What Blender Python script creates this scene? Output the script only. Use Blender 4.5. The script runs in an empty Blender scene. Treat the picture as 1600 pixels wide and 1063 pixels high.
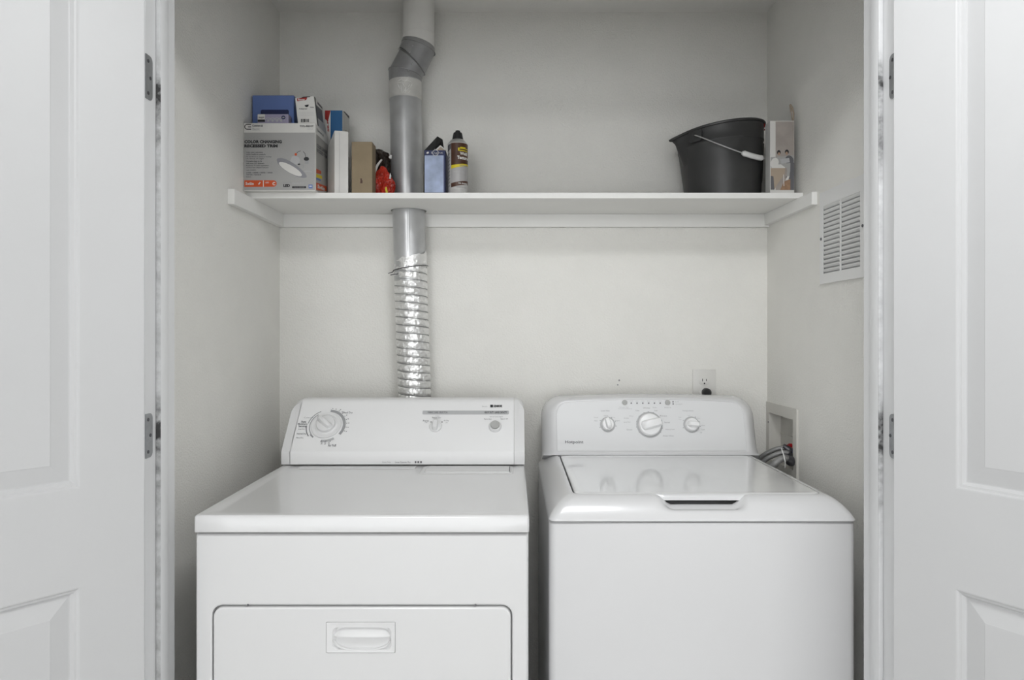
import bpy, bmesh, math, random
from mathutils import Vector, Matrix, noise

PI = math.pi
F, CX, CY, CZ = 1600*24.0/36.0, 803.0, 522.0, 1.28
scn = bpy.context.scene
COL = scn.collection

# ---------------------------------------------------------------- camera, world, lights, exposure
cam = bpy.data.cameras.new('camera')
cam.lens = 24.0
cam.sensor_width = 36.0
cam.shift_x = -3.0/1600
cam.shift_y = -9.5/1600
cam.clip_start = 0.02
co = bpy.data.objects.new('camera', cam)
COL.objects.link(co)
co.location = (0, 0, CZ)
co.rotation_euler = (PI/2, 0, 0)
scn.camera = co

w = bpy.data.worlds.new('world')
w.use_nodes = True
w.node_tree.nodes['Background'].inputs[0].default_value = (0.96, 0.98, 1.0, 1)
w.node_tree.nodes['Background'].inputs[1].default_value = 2.95
scn.world = w

def area(name, loc, target, sx, sy, power, col=(1, 1, 1)):
    l = bpy.data.lights.new(name, 'AREA')
    l.shape = 'RECTANGLE'
    l.size = sx
    l.size_y = sy
    l.energy = power
    l.color = col
    o = bpy.data.objects.new(name, l)
    COL.objects.link(o)
    o.location = loc
    o.rotation_euler = (Vector(target)-Vector(loc)).to_track_quat('-Z', 'Y').to_euler()
    return o

# window of the room, behind the camera on the left, its upper part level with the opening's head
area('room_window', (-0.8, -3.2, 2.10), (0.2, 2.0, 1.45), 1.0, 0.40, 26, (0.98, 0.99, 1.0))
# ceiling lamp of the room in front of the closet
area('ceiling_lamp', (0.25, 0.60, 2.32), (0.2, 0.85, 0.0), 0.45, 0.35, 11.5, (0.97, 0.985, 1.0))

scn.view_settings.view_transform = 'Standard'
scn.view_settings.look = 'None'
scn.view_settings.gamma = 1
scn.view_settings.use_curve_mapping = False
scn.view_settings.exposure = 0.04

# ---------------------------------------------------------------- helpers
def P(x, y, D):
    return Vector(((x-CX)/F*D, D, CZ-(y-CY)/F*D))

CAM = Vector((0, 0, CZ))
def on(x, y, pl):
    p, n = pl
    r = Vector(((x-CX)/F, 1, -(y-CY)/F))
    return CAM + r*((p-CAM).dot(n)/r.dot(n))

def yplane(D):
    return (Vector((0, D, CZ)), Vector((0, -1, 0)))

def xplane(X):
    return (Vector((X, 0, CZ)), Vector((1, 0, 0)))

MATS = {}
def mat(name, col, rough=0.5, metal=0.0, bump=0.0, scale=200.0, coat=0.0, var=0.0, vscale=6.0, spec=0.5):
    m = bpy.data.materials.new(name)
    m.use_nodes = True
    nt = m.node_tree
    b = nt.nodes['Principled BSDF']
    b.inputs['Base Color'].default_value = (*col, 1)
    b.inputs['Roughness'].default_value = rough
    b.inputs['Metallic'].default_value = metal
    b.inputs['Coat Weight'].default_value = coat
    b.inputs['Specular IOR Level'].default_value = spec
    b.inputs['Coat Roughness'].default_value = 0.08
    tc = nt.nodes.new('ShaderNodeTexCoord')
    if bump:
        n = nt.nodes.new('ShaderNodeTexNoise')
        n.inputs['Scale'].default_value = scale
        n.inputs['Detail'].default_value = 3
        nt.links.new(tc.outputs['Object'], n.inputs['Vector'])
        bp = nt.nodes.new('ShaderNodeBump')
        bp.inputs['Strength'].default_value = bump
        bp.inputs['Distance'].default_value = 0.002
        nt.links.new(n.outputs['Fac'], bp.inputs['Height'])
        nt.links.new(bp.outputs['Normal'], b.inputs['Normal'])
    if var:
        n2 = nt.nodes.new('ShaderNodeTexNoise')
        n2.inputs['Scale'].default_value = vscale
        n2.inputs['Detail'].default_value = 4
        nt.links.new(tc.outputs['Object'], n2.inputs['Vector'])
        r = nt.nodes.new('ShaderNodeValToRGB')
        r.color_ramp.elements[0].position = 0.35
        r.color_ramp.elements[1].position = 0.65
        r.color_ramp.elements[0].color = (*[c*(1-var) for c in col], 1)
        r.color_ramp.elements[1].color = (*[min(1, c*(1+var)) for c in col], 1)
        nt.links.new(n2.outputs['Fac'], r.inputs['Fac'])
        nt.links.new(r.outputs['Color'], b.inputs['Base Color'])
    MATS[name] = m
    return m

M_WALL = mat('orange_peel_wall_paint', (0.825, 0.815, 0.775), 0.8, bump=1.0, scale=190, var=0.012, vscale=9)
M_CEIL = mat('ceiling_paint', (0.84, 0.83, 0.80), 0.85, bump=0.5, scale=120, var=0.01)
M_ROOM = mat('room_wall_paint', (0.80, 0.80, 0.80), 0.8, bump=0.4, scale=170, var=0.01)
M_TRIM = mat('white_trim_paint', (0.76, 0.765, 0.77), 0.4, bump=0.08, scale=40)
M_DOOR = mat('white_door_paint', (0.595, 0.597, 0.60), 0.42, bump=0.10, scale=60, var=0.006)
M_SHELF = mat('shelf_paint', (0.83, 0.825, 0.80), 0.55, bump=0.15, scale=60, var=0.015)
M_FLOOR = mat('beige_floor', (0.68, 0.67, 0.655), 0.6, bump=0.2, scale=80, var=0.06)
M_ENAM = mat('white_enamel', (0.73, 0.73, 0.73), 0.28, coat=0.5, var=0.006, vscale=4)
M_ENAM2 = mat('white_washer_enamel', (0.70, 0.70, 0.705), 0.26, coat=0.3, var=0.006, vscale=4)
M_PLAS = mat('white_plastic', (0.75, 0.75, 0.75), 0.35, var=0.005)
M_CONS = mat('console_white_plastic', (0.84, 0.84, 0.84), 0.38, var=0.005)
M_PANEL = mat('washer_panel_grey', (0.77, 0.775, 0.78), 0.35, var=0.005)
M_KNOB = mat('white_knob_plastic', (0.88, 0.88, 0.88), 0.3, var=0.004)
M_CREASE = mat('crease_highlight', (0.93, 0.93, 0.90), 0.3, 0.2)  # highlight on the tape creases, put into the base colour
M_GREY = mat('print_grey', (0.34, 0.345, 0.35), 0.5)
M_LGREY = mat('print_light_grey', (0.48, 0.485, 0.49), 0.5)
M_DGREY = mat('print_dark_grey', (0.13, 0.13, 0.14), 0.5)
M_BLACK = mat('black_print', (0.015, 0.015, 0.018), 0.5)
M_BUTTON = mat('grey_button', (0.42, 0.42, 0.41), 0.5, var=0.04, vscale=60)
M_DARK = mat('dark_gap', (0.02, 0.02, 0.02), 0.8)
M_GALV = mat('galvanised_steel', (0.54, 0.545, 0.55), 0.34, 0.6, bump=0.05, scale=25, var=0.10, vscale=14)
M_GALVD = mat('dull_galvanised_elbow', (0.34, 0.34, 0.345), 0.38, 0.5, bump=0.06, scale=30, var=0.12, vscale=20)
M_PIPEP = mat('painted_pipe', (0.80, 0.79, 0.76), 0.6, bump=0.8, scale=60, var=0.03, vscale=12)
M_TAPE = mat('foil_tape', (0.72, 0.71, 0.68), 0.42, 0.4, bump=0.8, scale=45, var=0.05, vscale=30)
M_FOIL = mat('aluminium_foil', (0.84, 0.84, 0.83), 0.38, 0.75, bump=1.0, scale=130)
M_WIRE = mat('grey_spring_wire', (0.22, 0.22, 0.22), 0.5, 0.4)
M_HINGE = mat('satin_hinge_steel', (0.36, 0.37, 0.38), 0.42, 0.7, var=0.06, vscale=90)
M_SCREW = mat('dark_screw', (0.12, 0.12, 0.13), 0.4, 0.7)
M_VENT = mat('vent_enamel', (0.80, 0.80, 0.79), 0.4, var=0.005)
M_BUCK = mat('dark_grey_bucket_plastic', (0.036, 0.036, 0.036), 0.45, bump=0.1, scale=50, var=0.10, vscale=18)
M_STEEL = mat('bright_steel', (0.7, 0.7, 0.7), 0.3, 0.9)
M_WPLAS = mat('white_grip_plastic', (0.78, 0.78, 0.77), 0.4)
M_CARD_W = mat('white_card', (0.72, 0.71, 0.68), 0.6, var=0.02, vscale=30)
M_CARD_G = mat('pale_grey_card', (0.40, 0.395, 0.385), 0.55, var=0.02, vscale=20)
M_CARD_SIDE = mat('grey_card_side', (0.42, 0.41, 0.39), 0.6, var=0.04, vscale=40)
M_KRAFT = mat('kraft_card', (0.30, 0.235, 0.15), 0.75, bump=0.15, scale=120, var=0.06, vscale=25)
M_LID = mat('glossy_lid_enamel', (0.76, 0.765, 0.77), 0.18, coat=1.0, var=0.004, vscale=4, spec=0.6)
M_BLUE = mat('blue_card', (0.12, 0.19, 0.44), 0.5, var=0.06, vscale=15)
M_NAVY = mat('navy_card', (0.010, 0.018, 0.085), 0.45, var=0.1, vscale=25)
M_CYAN = mat('bright_blue_card', (0.010, 0.105, 0.27), 0.5)
M_RED = mat('red_card', (0.36, 0.020, 0.015), 0.5)
M_ORANGE = mat('orange_print', (0.62, 0.085, 0.018), 0.5)
M_YELLOW = mat('yellow_print', (0.72, 0.58, 0.02), 0.5)
M_GREEN = mat('green_print', (0.25, 0.42, 0.10), 0.5)
M_BROWN = mat('brown_label', (0.070, 0.026, 0.012), 0.4, var=0.1, vscale=40)
M_BROWN2 = mat('dark_brown_plastic', (0.035, 0.024, 0.017), 0.3, bump=0.7, scale=45)
M_REDBAG = mat('red_plastic_film', (0.50, 0.030, 0.014), 0.22, bump=0.9, scale=60, var=0.35, vscale=35)
M_CANW = mat('can_white', (0.60, 0.59, 0.57), 0.3)
M_CANG = mat('can_grey', (0.42, 0.41, 0.41), 0.3)
M_PALEB = mat('pale_blue_print', (0.36, 0.43, 0.60), 0.45, var=0.2, vscale=22)
M_LAMPG = mat('print_lamp_grey', (0.27, 0.27, 0.29), 0.5)
M_LILAC = mat('lilac_print', (0.36, 0.33, 0.46), 0.5)
M_SKIN = mat('print_skin', (0.42, 0.28, 0.20), 0.5)
M_WALLP = mat('print_room_grey', (0.38, 0.34, 0.31), 0.5, var=0.12, vscale=18)
M_WOOD = mat('print_wood', (0.33, 0.20, 0.12), 0.5, var=0.12, vscale=90)
M_TAN = mat('print_tan', (0.42, 0.34, 0.26), 0.5, var=0.05)
M_HOSE = mat('braided_steel_hose', (0.34, 0.34, 0.34), 0.35, 0.6, bump=1.0, scale=420)
M_RUB = mat('black_rubber', (0.016, 0.016, 0.017), 0.45)
M_BOXIN = mat('outlet_box_plastic', (0.66, 0.645, 0.60), 0.5, var=0.02)
M_PLATE = mat('outlet_plate_ivory', (0.72, 0.71, 0.68), 0.35)
M_REDV = mat('red_valve_plastic', (0.40, 0.012, 0.018), 0.35)
M_BLUEV = mat('blue_valve_plastic', (0.02, 0.06, 0.35), 0.35)
M_BRASS = mat('brass', (0.45, 0.33, 0.14), 0.35, 0.9)

def stained(name, base, spots):
    """trim paint with grey grime rubbed on around given heights (object z)"""
    m = mat(name, base, 0.42, bump=0.08, scale=40)
    nt = m.node_tree
    b = nt.nodes['Principled BSDF']
    tc = nt.nodes.new('ShaderNodeTexCoord')
    sp = nt.nodes.new('ShaderNodeSeparateXYZ')
    nt.links.new(tc.outputs['Object'], sp.inputs[0])
    total = None
    for z0, sg, amp in spots:
        s = nt.nodes.new('ShaderNodeMath'); s.operation = 'SUBTRACT'
        nt.links.new(sp.outputs['Z'], s.inputs[0]); s.inputs[1].default_value = z0
        q = nt.nodes.new('ShaderNodeMath'); q.operation = 'MULTIPLY'
        nt.links.new(s.outputs[0], q.inputs[0]); nt.links.new(s.outputs[0], q.inputs[1])
        k = nt.nodes.new('ShaderNodeMath'); k.operation = 'MULTIPLY'
        nt.links.new(q.outputs[0], k.inputs[0]); k.inputs[1].default_value = -1.0/(sg*sg)
        e = nt.nodes.new('ShaderNodeMath'); e.operation = 'POWER'
        e.inputs[0].default_value = math.e
        nt.links.new(k.outputs[0], e.inputs[1])
        a = nt.nodes.new('ShaderNodeMath'); a.operation = 'MULTIPLY'
        nt.links.new(e.outputs[0], a.inputs[0]); a.inputs[1].default_value = amp
        if total is None:
            total = a
        else:
            t = nt.nodes.new('ShaderNodeMath'); t.operation = 'ADD'
            nt.links.new(total.outputs[0], t.inputs[0]); nt.links.new(a.outputs[0], t.inputs[1])
            total = t
    yl = nt.nodes.new('ShaderNodeMath'); yl.operation = 'LESS_THAN'
    nt.links.new(sp.outputs['Y'], yl.inputs[0]); yl.inputs[1].default_value = 1.3440
    tm = nt.nodes.new('ShaderNodeMath'); tm.operation = 'MULTIPLY'
    nt.links.new(total.outputs[0], tm.inputs[0]); nt.links.new(yl.outputs[0], tm.inputs[1])
    total = tm
    n = nt.nodes.new('ShaderNodeTexNoise'); n.inputs['Scale'].default_value = 60
    n.inputs['Detail'].default_value = 5
    nt.links.new(tc.outputs['Object'], n.inputs['Vector'])
    mm = nt.nodes.new('ShaderNodeMath'); mm.operation = 'MULTIPLY'; mm.use_clamp = True
    n2 = nt.nodes.new('ShaderNodeMath'); n2.operation = 'MULTIPLY_ADD'
    n2.inputs[1].default_value = 2.4; n2.inputs[2].default_value = -0.45
    nt.links.new(n.outputs['Fac'], n2.inputs[0])
    nt.links.new(total.outputs[0], mm.inputs[0]); nt.links.new(n2.outputs[0], mm.inputs[1])
    mx = nt.nodes.new('ShaderNodeMix'); mx.data_type = 'RGBA'
    mx.inputs['A'].default_value = (*base, 1)
    mx.inputs['B'].default_value = (0.05, 0.05, 0.05, 1)
    nt.links.new(mm.outputs[0], mx.inputs['Factor'])
    nt.links.new(mx.outputs['Result'], b.inputs['Base Color'])
    return m

ORG = {}
def tag(o, label=None, cat=None, group=None, kind=None):
    if label: o['label'] = label
    if cat: o['category'] = cat
    if group: o['group'] = group
    if kind: o['kind'] = kind
    return o

def thing(name, base, label, cat, group=None):
    o = bpy.data.objects.new(name, None)
    o.empty_display_size = 0.05
    COL.objects.link(o)
    o.location = base
    ORG[o] = Vector(base)
    return tag(o, label, cat, group)

def obj(name, bm, m, parent=None, base=None, smooth=35, label=None, cat=None, group=None, kind=None):
    me = bpy.data.meshes.new(name)
    bm.normal_update()
    org = ORG[parent] if parent is not None else Vector(base) if base is not None else Vector((0, 0, 0))
    bmesh.ops.translate(bm, verts=bm.verts, vec=-org)
    bm.to_mesh(me)
    bm.free()
    for x in (m if isinstance(m, (list, tuple)) else [m]):
        me.materials.append(x)
    if smooth:
        me.polygons.foreach_set('use_smooth', [True]*len(me.polygons))
        me.set_sharp_from_angle(angle=math.radians(smooth))
    o = bpy.data.objects.new(name, me)
    COL.objects.link(o)
    if parent is not None:
        o.parent = parent
    else:
        o.location = org
    ORG[o] = org
    return tag(o, label, cat, group, kind)

def new():
    return bmesh.new()

def merge(bm, t, M=None, mi=0):
    if M is not None:
        bmesh.ops.transform(t, matrix=M, verts=t.verts)
    vs = {v: bm.verts.new(v.co) for v in t.verts}
    for f in t.faces:
        try:
            g = bm.faces.new([vs[v] for v in f.verts])
            g.material_index = mi
        except ValueError:
            pass
    t.free()

def box(bm, lo, hi, bev=0.0, seg=2, mi=0, M=None):
    t = new()
    bmesh.ops.create_cube(t, size=1)
    for v in t.verts:
        v.co = Vector([lo[i] if v.co[i] < 0 else hi[i] for i in range(3)])
    if bev:
        bmesh.ops.bevel(t, geom=list(t.edges), offset=bev, segments=seg, affect='EDGES', profile=0.5)
    bmesh.ops.recalc_face_normals(t, faces=t.faces)
    merge(bm, t, M, mi)
    return bm

def loft(bm, rings, closed=True, cap0=False, cap1=False, mi=0, flip=False):
    t = new()
    vr = [[t.verts.new(p) for p in r] for r in rings]
    n = len(rings[0])
    for a, b in zip(vr[:-1], vr[1:]):
        for i in range(n if closed else n-1):
            j = (i+1) % n
            try:
                t.faces.new((a[i], a[j], b[j], b[i]))
            except ValueError:
                pass
    if cap0: t.faces.new(vr[0][::-1])
    if cap1: t.faces.new(vr[-1])
    if not flip and (cap0 or cap1):
        bmesh.ops.recalc_face_normals(t, faces=t.faces)
    if flip is True:
        bmesh.ops.reverse_faces(t, faces=t.faces)
    merge(bm, t, None, mi)
    return bm

def frame(axis):
    a = Vector(axis).normalized()
    u = Vector((0, 0, 1)) if abs(a.z) < 0.9 else Vector((1, 0, 0))
    x = u.cross(a).normalized()
    y = a.cross(x).normalized()
    return x, y, a

def lathe(bm, prof, org, axis=(0, 0, 1), seg=32, mi=0):
    x, y, a = frame(axis)
    org = Vector(org)
    rings = []
    for r, h in prof:
        rings.append([org + a*h + (x*math.cos(2*PI*i/seg)+y*math.sin(2*PI*i/seg))*max(r, 1e-5) for i in range(seg)])
    loft(bm, rings, cap0=True, cap1=True, mi=mi)
    return bm

def tube(bm, pts, r, seg=10, mi=0, cap=True):
    pts = [Vector(p) for p in pts]
    n = len(pts)
    rs = r if isinstance(r, (list, tuple)) else [r]*n
    tan = [(pts[min(i+1, n-1)]-pts[max(i-1, 0)]).normalized() for i in range(n)]
    x, y, a = frame(tan[0])
    rings = []
    for i in range(n):
        x = (x - tan[i]*x.dot(tan[i])).normalized()
        y = tan[i].cross(x)
        rings.append([pts[i]+(x*math.cos(2*PI*k/seg)+y*math.sin(2*PI*k/seg))*rs[i] for k in range(seg)])
    loft(bm, rings, cap0=cap, cap1=cap, mi=mi)
    return bm

def curve_pts(ctrl, n=24):
    """Catmull-Rom through the control points"""
    c = [Vector(p) for p in ctrl]
    c = [c[0]*2-c[1]] + c + [c[-1]*2-c[-2]]
    out = []
    for i in range(1, len(c)-2):
        for k in range(n):
            t = k/n
            p0, p1, p2, p3 = c[i-1], c[i], c[i+1], c[i+2]
            out.append(0.5*((2*p1)+(-p0+p2)*t+(2*p0-5*p1+4*p2-p3)*t*t+(-p0+3*p1-3*p2+p3)*t**3))
    out.append(c[-2])
    return out

def rrect(x0, x1, z0, z1, r, ns=8, nc=6):
    """rounded rectangle, fixed vertex count, starts mid-left of the bottom side, counterclockwise"""
    pts = []
    r = max(r, 1e-4)
    cs = [((x1-r, z0+r), -PI/2), ((x1-r, z1-r), 0), ((x0+r, z1-r), PI/2), ((x0+r, z0+r), PI)]
    ends = [((x0+r, z0), (x1-r, z0)), ((x1, z0+r), (x1, z1-r)), ((x1-r, z1), (x0+r, z1)), ((x0, z1-r), (x0, z0+r))]
    for (c, a0), (s, e) in zip(cs, ends):
        for i in range(ns):
            t = i/ns
            pts.append((s[0]+(e[0]-s[0])*t, s[1]+(e[1]-s[1])*t))
        for i in range(nc):
            a = a0+PI/2*i/nc
            pts.append((c[0]+r*math.cos(a), c[1]+r*math.sin(a)))
    return pts

def poly(bm, pts, mi=0):
    vs = [bm.verts.new(p) for p in pts]
    f = bm.faces.new(vs)
    f.material_index = mi
    return f

def poly_px(bm, px, pl, off=0.0006, mi=0):
    """flat print on a plane given by its outline as measured in the photograph"""
    n = pl[1].normalized()
    if n.dot(CAM-pl[0]) < 0: n = -n
    vs = [bm.verts.new(on(x, y, pl)+n*off) for x, y in px]
    f = bm.faces.new(vs)
    f.normal_update()
    if f.normal.dot(n) < 0: f.normal_flip()
    f.material_index = mi

def rect_px(bm, x0, y0, x1, y1, pl, off=0.0006, mi=0):
    poly_px(bm, [(x0, y1), (x1, y1), (x1, y0), (x0, y0)], pl, off, mi)

def disc_px(bm, x, y, rx, ry, pl, off=0.0006, mi=0, rot=0, n=20):
    c, s = math.cos(rot), math.sin(rot)
    poly_px(bm, [(x+c*rx*math.cos(2*PI*i/n)-s*ry*math.sin(2*PI*i/n), y+s*rx*math.cos(2*PI*i/n)+c*ry*math.sin(2*PI*i/n)) for i in range(n)], pl, off, mi)

TXT = {}
def text_geo(s, bold):
    k = (s, bold)
    if k in TXT: return TXT[k]
    cu = bpy.data.curves.new('t', 'FONT')
    cu.body = s
    cu.offset = bold
    cu.resolution_u = 2
    o = bpy.data.objects.new('t', cu)
    COL.objects.link(o)
    dg = bpy.context.evaluated_depsgraph_get()
    me = bpy.data.meshes.new_from_object(o.evaluated_get(dg))
    vs = [v.co.copy() for v in me.vertices]
    fs = [list(p.vertices) for p in me.polygons]
    x0 = min(v.x for v in vs); x1 = max(v.x for v in vs)
    y0 = min(v.y for v in vs); y1 = max(v.y for v in vs)
    vs = [((v.x-x0)/(x1-x0), (v.y-y0)/(y1-y0)) for v in vs]
    bpy.data.objects.remove(o); bpy.data.curves.remove(cu); bpy.data.meshes.remove(me)
    TXT[k] = (vs, fs)
    return TXT[k]

def text_map(bm, s, fn, bold=0.0, mi=0):
    vs, fs = text_geo(s, bold)
    nv = [bm.verts.new(fn(u, v)) for u, v in vs]
    for f in fs:
        try:
            g = bm.faces.new([nv[i] for i in f]); g.material_index = mi
        except ValueError:
            pass

def text_px(bm, s, x0, y0, x1, y1, pl, off=0.0008, bold=0.0, mi=0):
    n = pl[1].normalized()
    if n.dot(CAM-pl[0]) < 0: n = -n
    a, b, c = on(x0, y1, pl)+n*off, on(x1, y1, pl)+n*off, on(x0, y0, pl)+n*off
    text_map(bm, s, lambda u, v: a+(b-a)*u+(c-a)*v, bold, mi)

def text_quad(bm, s, bl, br, tl, pl, off=0.0008, bold=0.0, mi=0):
    n = pl[1].normalized()
    if n.dot(CAM-pl[0]) < 0: n = -n
    a, b, c = on(*bl, pl)+n*off, on(*br, pl)+n*off, on(*tl, pl)+n*off
    text_map(bm, s, lambda u, v: a+(b-a)*u+(c-a)*v, bold, mi)

# ---------------------------------------------------------------- setting
XL, XR, YB, HC = -0.779, 0.8425, 2.27, 1.07
ZC = CZ+HC
YF0, YF1 = 1.304, 1.419                     # closet front wall, room side and closet side
JL, JR = -0.705, 0.727                      # jamb faces
HEAD = CZ+0.752

b = new(); box(b, (-3.2, -4.2, -0.05), (3.2, 2.45, 0)); obj('floor', b, M_FLOOR, kind='structure', smooth=0)
b = new(); box(b, (-3.2, -4.2, ZC), (3.2, 2.45, ZC+0.05)); obj('ceiling', b, M_CEIL, kind='structure', smooth=0)
b = new(); box(b, (XL-0.1, YB, 0), (XR+0.1, YB+0.1, ZC)); obj('wall_back', b, M_WALL, kind='structure', smooth=0)
b = new(); box(b, (XL-0.1, YF1, 0), (XL, YB, ZC)); obj('wall_left', b, M_WALL, kind='structure', smooth=0)

# right wall with the recess of the washer outlet box left open
BXY0, BXY1 = 2.050, 2.242
BXZ0, BXZ1 = CZ-0.410, CZ-0.258
b = new()
box(b, (XR, YF1, 0), (XR+0.1, BXY0, ZC))
box(b, (XR, BXY1, 0), (XR+0.1, YB, ZC))
box(b, (XR, BXY0, 0), (XR+0.1, BXY1, BXZ0))
box(b, (XR, BXY0, BXZ1), (XR+0.1, BXY1, ZC))
obj('wall_right', b, M_WALL, kind='structure', smooth=0)

# front wall around the opening
b = new()
box(b, (-3.2, YF0, 0), (JL-0.018, YF1, ZC))
box(b, (JR+0.018, YF0, 0), (3.2, YF1, ZC))
box(b, (JL-0.018, YF0, HEAD+0.018), (JR+0.018, YF1, ZC))
obj('wall_front', b, M_ROOM, kind='structure', smooth=0)
# the room beyond the camera
b = new(); box(b, (-3.3, -4.2, 0), (-3.2, YF1, ZC)); obj('wall_room_left', b, M_ROOM, kind='structure', smooth=0)
b = new(); box(b, (3.2, -4.2, 0), (3.3, YF1, ZC)); obj('wall_room_right', b, M_ROOM, kind='structure', smooth=0)

# unseen panel added to cut high light; world light enters below it
b = new(); box(b, (-3.2, -4.3, 1.45), (3.2, -4.2, ZC)); obj('light_blocker_back', b, M_ROOM, kind='structure', smooth=0)

GR_L = stained('left_stop_paint', (0.76, 0.765, 0.77), [(CZ+0.475, 0.028, 0.8), (CZ+0.44, 0.09, 0.45), (CZ+0.2, 0.35, 0.30), (CZ-0.19, 0.035, 0.75), (CZ-0.25, 0.12, 0.35), (CZ-0.6, 0.5, 0.35)])
GR_R = stained('right_stop_paint', (0.76, 0.765, 0.77), [(CZ+0.50, 0.035, 0.8), (CZ+0.40, 0.08, 0.5), (CZ-0.19, 0.05, 0.7), (CZ-0.27, 0.10, 0.4), (CZ+0.1, 0.5, 0.22)])

def hinge(parent, X, side, zc, y0, y1):
    """hinge leaf let into the jamb face: square on the knuckle side, round corners towards the closet"""
    h, r = 0.0425, 0.010
    ring = [(y0, zc-h), (y1-r, zc-h)]
    ring += [(y1-r+r*math.sin(a), zc-h+r-r*math.cos(a)) for a in [PI/2*i/5 for i in range(1, 6)]]
    ring += [(y1-r+r*math.cos(a), zc+h-r+r*math.sin(a)) for a in [PI/2*i/5 for i in range(0, 6)]]
    ring += [(y0, zc+h)]
    b = new()
    loft(b, [[Vector((X, y, z)) for y, z in ring], [Vector((X+side*0.0016, y, z)) for y, z in ring]], cap0=True, cap1=True)
    # knuckle
    lf = obj('hinge_leaf', b, M_HINGE, parent, smooth=30, label='satin grey steel hinge leaf')
    b = new()
    for dz in (-0.031, 0, 0.031):
        yy = (y0+y1)/2 + (0.004 if dz == 0 else -0.004)
        b = new()
        lathe(b, [(0.0035, 0), (0.0034, 0.0008), (0.001, 0.001)], (X+side*0.0016, yy, zc+dz), (side, 0, 0), 12)
        obj('screw', b, M_SCREW, lf)

def jamb(n, X, side, stain):
    b = new()
    xs = sorted((X, X-side*0.018))
    box(b, (xs[0], YF0, 0), (xs[1], YF1, HEAD+0.018), 0.0008, 1)
    o = obj('trim_%d' % n, b, M_TRIM, kind='structure', smooth=30)
    b = new()
    xs = sorted((X, X+side*0.010))
    box(b, (xs[0], 1.342, 0), (xs[1], 1.376, HEAD), 0.0025, 2)
    obj('door_stop', b, stain, o, smooth=30)
    for zc in (CZ+0.4945-0.0, CZ-0.196, 0.22):
        hinge(o, X, side, zc, 1.3045, 1.3295 if side > 0 else 1.3195)
jamb(1, JL, 1, GR_L)
jamb(2, JR, -1, GR_R)
b = new(); box(b, (JL, YF0, HEAD), (JR, YF1, HEAD+0.018), 0.0008, 1)
o = obj('trim_3', b, M_TRIM, kind='structure', smooth=30)
b = new(); box(b, (JL, 1.342, HEAD-0.010), (JR, 1.376, HEAD), 0.0025, 2); obj('door_stop', b, M_TRIM, o, smooth=30)
# casing on the room side
b = new(); box(b, (JL-0.075, YF0-0.012, 0), (JL-0.022, YF0, HEAD+0.02), 0.004); obj('trim_4', b, M_TRIM, kind='structure')
b = new(); box(b, (JR+0.022, YF0-0.012, 0), (JR+0.075, YF0, HEAD+0.02), 0.004); obj('trim_5', b, M_TRIM, kind='structure')
b = new(); box(b, (JL-0.075, YF0-0.012, HEAD+0.02), (JR+0.075, YF0, HEAD+0.073), 0.004); obj('trim_6', b, M_TRIM, kind='structure')

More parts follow.
